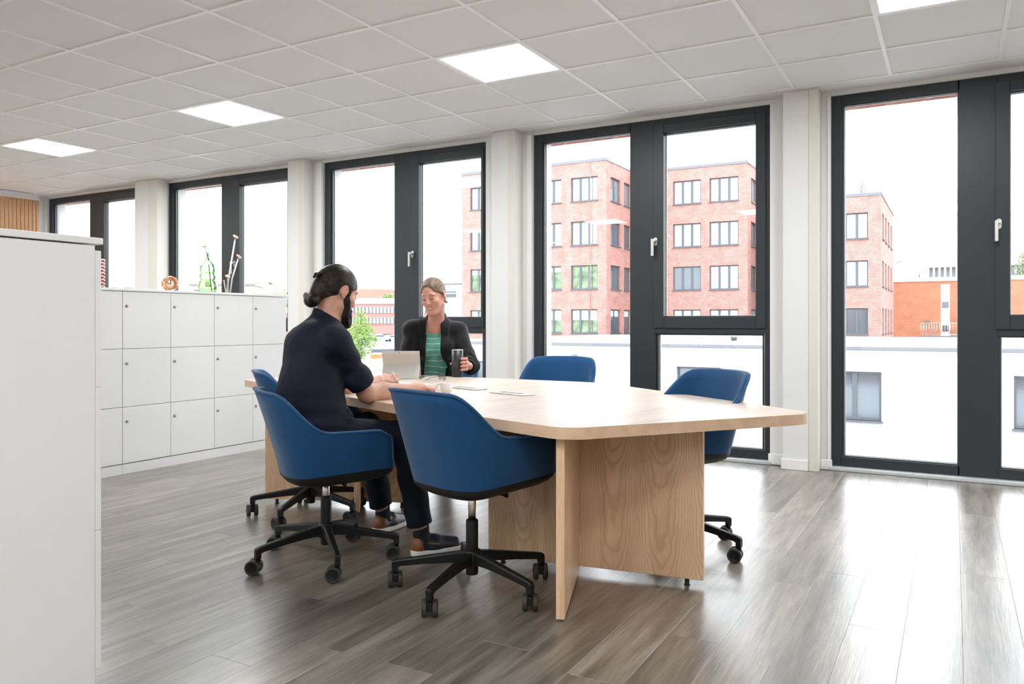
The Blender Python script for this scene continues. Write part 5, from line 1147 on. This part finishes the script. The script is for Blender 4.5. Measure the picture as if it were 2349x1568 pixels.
# shoes and socks
M_navy = mat('navy_leather', (0.016, 0.020, 0.032), 0.35, bump=(200, 0.1)); M_tan = mat('tan_leather', (0.22, 0.075, 0.022), 0.45, noise=(40, 0.2)); M_sole = mat('white_sole', (0.72, 0.69, 0.64), 0.6); M_sock = mat('black_sock', (0.008, 0.008, 0.012), 0.9, bump=(500, 0.2))
def shoe(parent, heel, toe, ank, upper, heelm, sole, sock, laces=True):
    heel, toe = np.array(heel, float), np.array(toe, float); v = toe - heel; L_ = np.linalg.norm(v[:2]); an = math.atan2(v[1], v[0]); H = Local((heel[0], heel[1], 0), frame(an)); k = L_ / 0.285
    a = H.R.T @ (np.array(ank) - H.o)
    f = Field((-0.08, -0.02, -0.01), (0.08, 0.33 * k, 0.17), 0.0035)
    f.cap((0, 0.045, 0.040), (0, 0.12, 0.046), 0.040, 0.044, 0.02); f.cap((0, 0.12, 0.046), (0, 0.235 * k, 0.032), 0.046, 0.038, 0.02); f.cap((0, 0.05, 0.06), (0, 0.07, 0.078), 0.036, 0.036, 0.02)
    f.cap((0, 0.072, 0.085), (0, 0.07, 0.16), 0.034, 0.036, 0.004, 'sub'); f.cut((0, 0, 0.026), (0, 0, -1)); f.cut((0, 0.07, 0.092), (0, 0.25, 1), (-0.1, -0.1, 0), (0.1, 0.10, 0.2), 0.004)
    M0 = Matrix.Translation(-parent.location) @ Matrix(H.mat4().tolist())
    me = f.mesh('shoe', [upper, heelm], 1); s_ = link('shoe', me, parent); s_.matrix_local = M0
    for p_ in me.polygons:
        if p_.center.y < 0.052 - 0.35 * (p_.center.z - 0.05): p_.material_index = 1
    g = Field((-0.08, -0.02, -0.01), (0.08, 0.33 * k, 0.06), 0.0035)
    g.cap((0, 0.045, 0.014), (0, 0.13, 0.014), 0.042, 0.044, 0.01); g.cap((0, 0.13, 0.014), (0, 0.240 * k, 0.014), 0.044, 0.040, 0.01); g.cut((0, 0, 0.031), (0, 0, 1)); g.cut((0, 0, 0.001), (0, 0, -1))
    link('sole', g.mesh('sole', sole, 1), s_)
    if laces:
        for sx in (-1, 1):
            MB().tube([(sx * 0.0440, 0.070, 0.066), (sx * 0.0475, 0.100, 0.060), (sx * 0.0480, 0.128, 0.054)], 0.0028, 6).build('lace', heelm, s_)
        MB().box(-0.018, 0.018, 0.128, 0.146, 0.080, 0.089, 0.003).build('tongue', heelm, s_)
    fk = Field((-0.10, -0.10, 0.02), (0.10, 0.25, 0.18), 0.004); fk.cap(tuple(a - np.array([0, 0, 0.0])), (0, 0.070, 0.060), 0.037, 0.038, 0.02); fk.cap((0, 0.07, 0.06), (0, 0.12, 0.058), 0.036, 0.034, 0.02); fk.cap(tuple(a), tuple(a + np.array([0, 0, 0.05])), 0.0375, 0.0385, 0.01); fk.cut((0, a[1], 0.132), (0, -0.25, 1))
    so = link('sock', fk.mesh('sock', sock, 1), parent); so.matrix_local = M0
hR = rz_(941, 0, 3.755); tR = rz_(1061, 0, 3.885); shoe(man, hR, tR, mAR, M_navy, M_tan, M_sole, M_sock)
hL = rz_(859, 0, 4.15); tL = rz_(926, 0, 4.35); shoe(man, hL, tL, mAL, M_navy, M_tan, M_sole, M_sock)

# ---- the woman ----
wo = thing('person', 'smiling person in a black blazer over a striped teal top, holding a black tumbler', 'person', (-3.40, 5.0, 0), 0)
wf = YAW + D(266); Bw = frame(wf); fw2, rt2 = Bw[:, 1], Bw[:, 0]
wP = rz_(1000, 0.62, 5.97); wN = rp(1001, 739, 5.80); wSR = rp(945, 755, 5.79); wSL = rp(1052, 760, 5.85)
wER = rp(929, 846, 5.70); wEL = rp(1080, 838, 5.70); wWR = rp(938, 862, 5.46); Tc = V3(TB); Tc[2] = TT
wWL = Tc + RH * 0.076 + AW * 0.055 + UP * 0.072
wH = Local(rp(995, 679, 5.66), frame(YAW + D(249), D(17), D(7)))
wC = rz_(1001, 0.95, 5.86); wB = rz_(1000, 0.78, 5.92)
def wo_torso(F_, g):
    F_.ell(wP, (0.17, 0.13, 0.12), Bw, 0.05, grow=g); F_.ell(wB, (0.135, 0.105, 0.15), Bw, 0.08, grow=g); F_.ell(wC, (0.155, 0.108, 0.15), Bw, 0.07, grow=g)
    F_.cap(wSR, wN - UP * 0.035, 0.055, 0.056, 0.05, grow=g); F_.cap(wSL, wN - UP * 0.035, 0.055, 0.056, 0.05, grow=g)
    for s in (-1, 1): F_.ell(wC + rt2 * 0.070 * s + fw2 * 0.075 - UP * 0.02, (0.068, 0.060, 0.066), Bw, 0.03, grow=g)
fwm = Field((-4.0, 4.05, 0.0), (-2.78, 5.45, 1.50), 0.0045)
wo_torso(fwm, -0.004); fwm.cap(wN - UP * 0.03, wH(0, -0.012, -0.05), 0.062, 0.055, 0.035); head(fwm, wH, True)
for S_, E_, Wr in ((wSR, wER, wWR), (wSL, wEL, wWL)): fwm.cap(S_, E_, 0.046, 0.038, 0.03); fwm.cap(E_, Wr, 0.038, 0.024, 0.02)
wKR = rz_(955, 0.57, 5.48); wKL = rz_(1035, 0.57, 5.52); wAR = rz_(965, 0.10, 5.52); wAL = rz_(1022, 0.10, 5.56)
for h_, k_, a_ in ((wP + rt2 * 0.085, wKR, wAR), (wP - rt2 * 0.085, wKL, wAL)): fwm.cap(h_, k_, 0.072, 0.050, 0.04); fwm.cap(k_, a_, 0.050, 0.032, 0.02)
# left hand wraps the tumbler, nails towards us
pal = Tc + RH * 0.056 + AW * 0.030 + UP * 0.088
fwm.ell(pal, (0.020, 0.030, 0.044), np.stack([RH, AW, UP], 1), 0.015); fwm.cap(wWL, pal, 0.024, 0.022, 0.02)
NAILS = []
for i, (z, ln) in enumerate(((0.128, 0.95), (0.103, 1.0), (0.078, 0.95), (0.054, 0.82))):
    a0 = Tc + RH * 0.058 + AW * 0.012 + UP * (0.085 + (z - 0.085) * 0.8); a1 = Tc + RH * 0.066 - AW * 0.020 * ln + UP * z; a2 = Tc + RH * 0.047 - AW * 0.040 * ln + UP * z; a3 = Tc + RH * 0.026 - AW * 0.0455 + UP * (z - 0.002)
    finger(fwm, [a0, a1, a2, a3], 0.0115, 0.0085); NAILS.append(a3 - AW * 0.0075 - RH * 0.001)
th0 = Tc + RH * 0.035 + AW * 0.050 + UP * 0.095; th1 = Tc - RH * 0.015 + AW * 0.055 + UP * 0.105; th2 = Tc - RH * 0.046 + AW * 0.022 + UP * 0.090; finger(fwm, [th0, th1, th2], 0.013, 0.009); 
# right hand lies behind the tablet on its keyboard
fwm.ell(wWR - AW * 0.05, (0.036, 0.048, 0.016), np.stack([RH, AW, UP], 1), 0.015)
for i in range(4): q = wWR - AW * 0.085 + RH * (-0.027 + 0.018 * i) + UP * 0.002; finger(fwm, [q, q - AW * 0.035 + UP * 0.004, q - AW * 0.058 - UP * 0.012], 0.010, 0.008)
finger(fwm, [wWR - AW * 0.03 + RH * 0.03, wWR - AW * 0.06 + RH * 0.05 - UP * 0.004, wWR - AW * 0.085 + RH * 0.05 - UP * 0.01], 0.012, 0.009)
link('body', fwm.mesh('body', M_skin2, 1), wo, -wo.location)
nm_ = mat('dark_red_nail', (0.16, 0.012, 0.014), 0.2)
for p_ in NAILS:
    m = MB(); m.lathe([(0, -0.0016), (0.0050, -0.0012), (0.0058, 0), (0.0045, 0.0014), (0, 0.0018)], 12, (0, 0, 0)); o = m.build('fingernail', nm_, wo); q = Vector((0, 0, 1)).rotation_difference(Vector((-AW * 0.9 - RH * 0.25).tolist())); o.rotation_euler = q.to_euler(); o.location = Vector(p_.tolist()) - wo.location
# striped teal top with a V neck
def stripes():
    m = cloth('striped_teal_jersey', (0.075, 0.27, 0.21), 0.8, 0.35); L = m.node_tree.links; b = m.node_tree.nodes['Principled BSDF']
    t = nd(m, 'ShaderNodeTexCoord'); s = nd(m, 'ShaderNodeSeparateXYZ'); n = nd(m, 'ShaderNodeTexNoise'); n.inputs['Scale'].default_value = 7
    L.new(t.outputs['Object'], s.inputs[0]); L.new(t.outputs['Object'], n.inputs['Vector'])
    a = nd(m, 'ShaderNodeMath', operation='MULTIPLY_ADD'); a.inputs[1].default_value = 0.06; L.new(n.outputs['Fac'], a.inputs[0]); L.new(s.outputs['Z'], a.inputs[2])
    w = nd(m, 'ShaderNodeMath', operation='MULTIPLY'); w.inputs[1].default_value = 1 / 0.043; L.new(a.outputs[0], w.inputs[0])
    f = nd(m, 'ShaderNodeMath', operation='FRACT'); L.new(w.outputs[0], f.inputs[0]); g = nd(m, 'ShaderNodeMath', operation='LESS_THAN'); g.inputs[1].default_value = 0.10; L.new(f.outputs[0], g.inputs[0])
    c = nd(m, 'ShaderNodeMix', data_type='RGBA'); L.new(g.outputs[0], c.inputs[0]); c.inputs[6].default_value = (0.12, 0.36, 0.285, 1); c.inputs[7].default_value = (0.62, 0.70, 0.66, 1); L.new(c.outputs[2], b.inputs['Base Color']); return m
ftp = Field((-4.0, 4.3, 0.55), (-2.78, 5.45, 1.25), 0.0055); wo_torso(ftp, 0.007)
nv = wC + fw2 * 0.17 + UP * 0.12                                             # the V: a slanting wedge cut out of the front
def wloc(X, Y, Z): return (X - wC[0]) * rt2[0] + (Y - wC[1]) * rt2[1], (X - wC[0]) * fw2[0] + (Y - wC[1]) * fw2[1]
WLO, WHI = (-4.1, 4.3, 0.5), (-2.7, 5.5, 1.3)
def neckline(X, Y, Z):
    w, v = wloc(X, Y, Z); return (1.030 + 5.5 * w * w + np.where(v < 0.02, 0.06, 0.0)) - Z
ftp.fn(WLO, WHI, neckline, 0.004)
ftp.cut(wP - UP * 0.04, -UP)
link('striped_top', ftp.mesh('striped_top', stripes(), 1, lambda P: 0.004 * np.sin(40 * P[:, 2] + 30 * ((P - wC) @ rt2) ** 2 * 30) * np.exp(-((P[:, 2] - 0.85) / 0.12) ** 2)), wo, -wo.location)
# open black blazer with lapels
fj = Field((-4.05, 4.3, 0.50), (-2.74, 5.45, 1.26), 0.0055); wo_torso(fj, 0.016)
fj.ell(wP + UP * 0.02, (0.205, 0.155, 0.14), Bw, 0.06)
for S_, E_, Wr in ((wSR, wER, wWR), (wSL, wEL, wWL)):
    fj.cap(S_, E_, 0.058, 0.060, 0.03); e2 = E_ + (Wr - E_) * 0.80; fj.cap(E_, e2, 0.056, 0.045, 0.03); dn = (Wr - E_) / np.linalg.norm(Wr - E_); fj.cut(E_ + (Wr - E_) * 0.80, dn, e2 - 0.10, e2 + 0.10)
fj.cap(wN - UP * 0.005 - fw2 * 0.01, wN + UP * 0.035 - fw2 * 0.02, 0.074, 0.068, 0.02)
fj.cap(wN - UP * 0.04, wN + UP * 0.16, 0.058, 0.070, 0.004, 'sub')
def half(Z): return 0.060 + 0.30 * np.clip(0.90 - Z, 0, 1) ** 1.15
def opening(X, Y, Z):
    w, v = wloc(X, Y, Z); return np.maximum(np.abs(w + 0.004) - half(Z), 0.03 - v)
fj.fn(WLO, WHI, opening, 0.006)
fj.cut(wP - UP * 0.06, -UP)
M_blz = cloth('black_blazer', (0.0055, 0.0055, 0.0065), 0.75, 0.5, 0.2)
def jk(P):
    w = (P - wC) @ rt2; a = 0.0025 * np.sin(50 * P[:, 2] + 20 * w); near = np.exp(-(np.linalg.norm(P - (wEL * 0.6 + wWL * 0.4), axis=1) / 0.11) ** 2); return a + 0.006 * near * np.sin(((P - wEL) @ ((wWL - wEL) / np.linalg.norm(wWL - wEL))) * 190)
bz = link('blazer', fj.mesh('blazer', M_blz, 1, jk), wo, -wo.location)
for sg in (-1, 1):
    fl_ = Field((-4.05, 4.3, 0.80), (-2.74, 5.45, 1.26), 0.0045); wo_torso(fl_, 0.0225)
    fl_.cap(wN - UP * 0.005 - fw2 * 0.01, wN + UP * 0.035 - fw2 * 0.02, 0.080, 0.074, 0.02)
    def outside(X, Y, Z):
        w, v = wloc(X, Y, Z); w = w * sg; wd = 0.052 * np.clip((Z - 0.83) / 0.20, 0.02, 1) * np.clip((1.20 - Z) / 0.06, 0.1, 1)
        return -np.maximum(np.maximum(half(Z) - 0.006 - w, w - half(Z) - wd), np.maximum(0.035 - v, 0.83 - Z))
    fl_.fn((-4.1, 4.25, 0.75), (-2.7, 5.5, 1.3), outside); link('lapel', fl_.mesh('lapel', M_blz, 2), bz)
# trousers, shoes
fq = Field((-4.05, 4.05, 0.10), (-2.74, 5.45, 0.80), 0.008); fq.ell(wP - UP * 0.01, (0.178, 0.14, 0.11), Bw, 0.05)
for h_, k_, a_ in ((wP + rt2 * 0.085, wKR, wAR), (wP - rt2 * 0.085, wKL, wAL)): fq.cap(h_, k_, 0.084, 0.062, 0.05); fq.cap(k_, a_, 0.062, 0.048, 0.03)
fq.cut((0, 0, 0.12), (0, 0, -1)); link('trousers', fq.mesh('trousers', cloth('black_trousers', (0.008, 0.008, 0.010)), 1), wo, -wo.location)
M_ws = mat('black_shoe', (0.01, 0.01, 0.01), 0.4)
for a_ in (wAR, wAL): shoe(wo, a_ + AW * 0.06 - UP * a_[2], a_ - AW * 0.18 - UP * a_[2], a_, M_ws, M_ws, M_ws, M_sock, False)
# hair tied back, brows, closed smiling eyes, mouth
fh = Field((-0.12, -0.18, -0.12), (0.12, 0.14, 0.16), 0.0036)
fh.ell((0, -0.010, 0.036), (0.0855, 0.108, 0.101), E3, 0); fh.ell((0, 0.148, -0.040), (0.098, 0.100, 0.185), E3, 0.008, 'sub'); fh.cut((0, 0, -0.004), (0, 0.7, -1), (-0.2, -0.04, -0.2), (0.2, 0.2, 0.2), 0.008)
for s in (-1, 1): fh.ell((s * 0.090, -0.008, -0.016), (0.028, 0.024, 0.036), E3, 0.008, 'sub'); fh.cap((s * 0.078, 0.022, 0.030), (s * 0.077, 0.010, 0.004), 0.010, 0.006, 0.01)
fh.cut((0, -0.09, -0.065), (0, 0.3, -1), (-0.2, -0.2, -0.2), (0.2, -0.02, 0.1), 0.01); fh.ell((0, -0.118, 0.030), (0.034, 0.026, 0.040), E3, 0.02); fh.cap((0.01, -0.10, -0.03), (-0.045, -0.085, -0.075), 0.020, 0.010, 0.02)
M_hair2 = hair_mat('light_brown_hair', (0.085, 0.055, 0.034), (0.25, 0.175, 0.115), (120, 7, 120), 0.42)
headlink('hair', fh, M_hair2, wH, wo, 2)
def hl_part(name, mb, m):
    o = mb.build(name, m, wo); o.matrix_local = Matrix.Translation(-wo.location) @ Matrix(wH.mat4().tolist()); return o
m = MB()
for s in (-1, 1): m.tube([(s * 0.014, 0.0965, 0.030), (s * 0.030, 0.0975, 0.037), (s * 0.048, 0.0855, 0.031)], [0.0030, 0.0034, 0.0018], 6, flat=0.5)
hl_part('eyebrows', m, mat('brown_brow', (0.20, 0.11, 0.065), 0.7))
m = MB()
for s in (-1, 1): m.tube([(s * 0.017, 0.0945, 0.003), (s * 0.024, 0.0975, 0.0015), (s * 0.031, 0.0985, 0.0005), (s * 0.038, 0.0955, 0.0015), (s * 0.046, 0.0885, 0.0045)], [0.0012, 0.0022, 0.0025, 0.0022, 0.0012], 6)
hl_part('eyelashes', m, mat('dark_lash', (0.045, 0.028, 0.020), 0.6))
ar = lambda t, w, y0, z0, dz, dy: (w * math.sin(t), y0 - dy * math.sin(t) ** 2, z0 + dz * math.sin(t) ** 2)
m = MB(); m.tube([ar(t, 0.037, 0.1050, -0.0560, 0.0130, 0.030) for t in [-PI / 2 + PI * k / 12 for k in range(13)]], [0.0012, 0.0025, 0.0034, 0.0040, 0.0044, 0.0042, 0.0040, 0.0042, 0.0044, 0.0040, 0.0034, 0.0025, 0.0012], 8)
m.tube([ar(t, 0.0345, 0.1035, -0.0745, 0.0285, 0.029) for t in [-PI / 2 + PI * k / 12 for k in range(13)]], [0.0012, 0.003, 0.0042, 0.0050, 0.0056, 0.0058, 0.0058, 0.0058, 0.0056, 0.0050, 0.0042, 0.003, 0.0012], 8)
hl_part('lips', m, mat('lip_pink', (0.50, 0.17, 0.15), 0.35))
g = []
for k in range(13):
    t = -PI / 2 + PI * k / 12; a, b = ar(t, 0.0350, 0.1050, -0.0570, 0.0130, 0.030), ar(t, 0.0330, 0.1038, -0.0700, 0.0255, 0.029); g.append([Vector(a), (Vector(a) + Vector(b)) / 2 + Vector((0, 0.001, 0)), Vector(b)])
hl_part('teeth', MB().grid(g), mat('teeth', (0.80, 0.75, 0.68), 0.25))
m = MB(); m.tube([(-0.087 + 0.004, -0.004 + 0.011 * math.sin(2 * PI * k / 20), -0.056 + 0.014 * math.cos(2 * PI * k / 20)) for k in range(21)], 0.0011, 6); hl_part('earring', m, M_chrome)
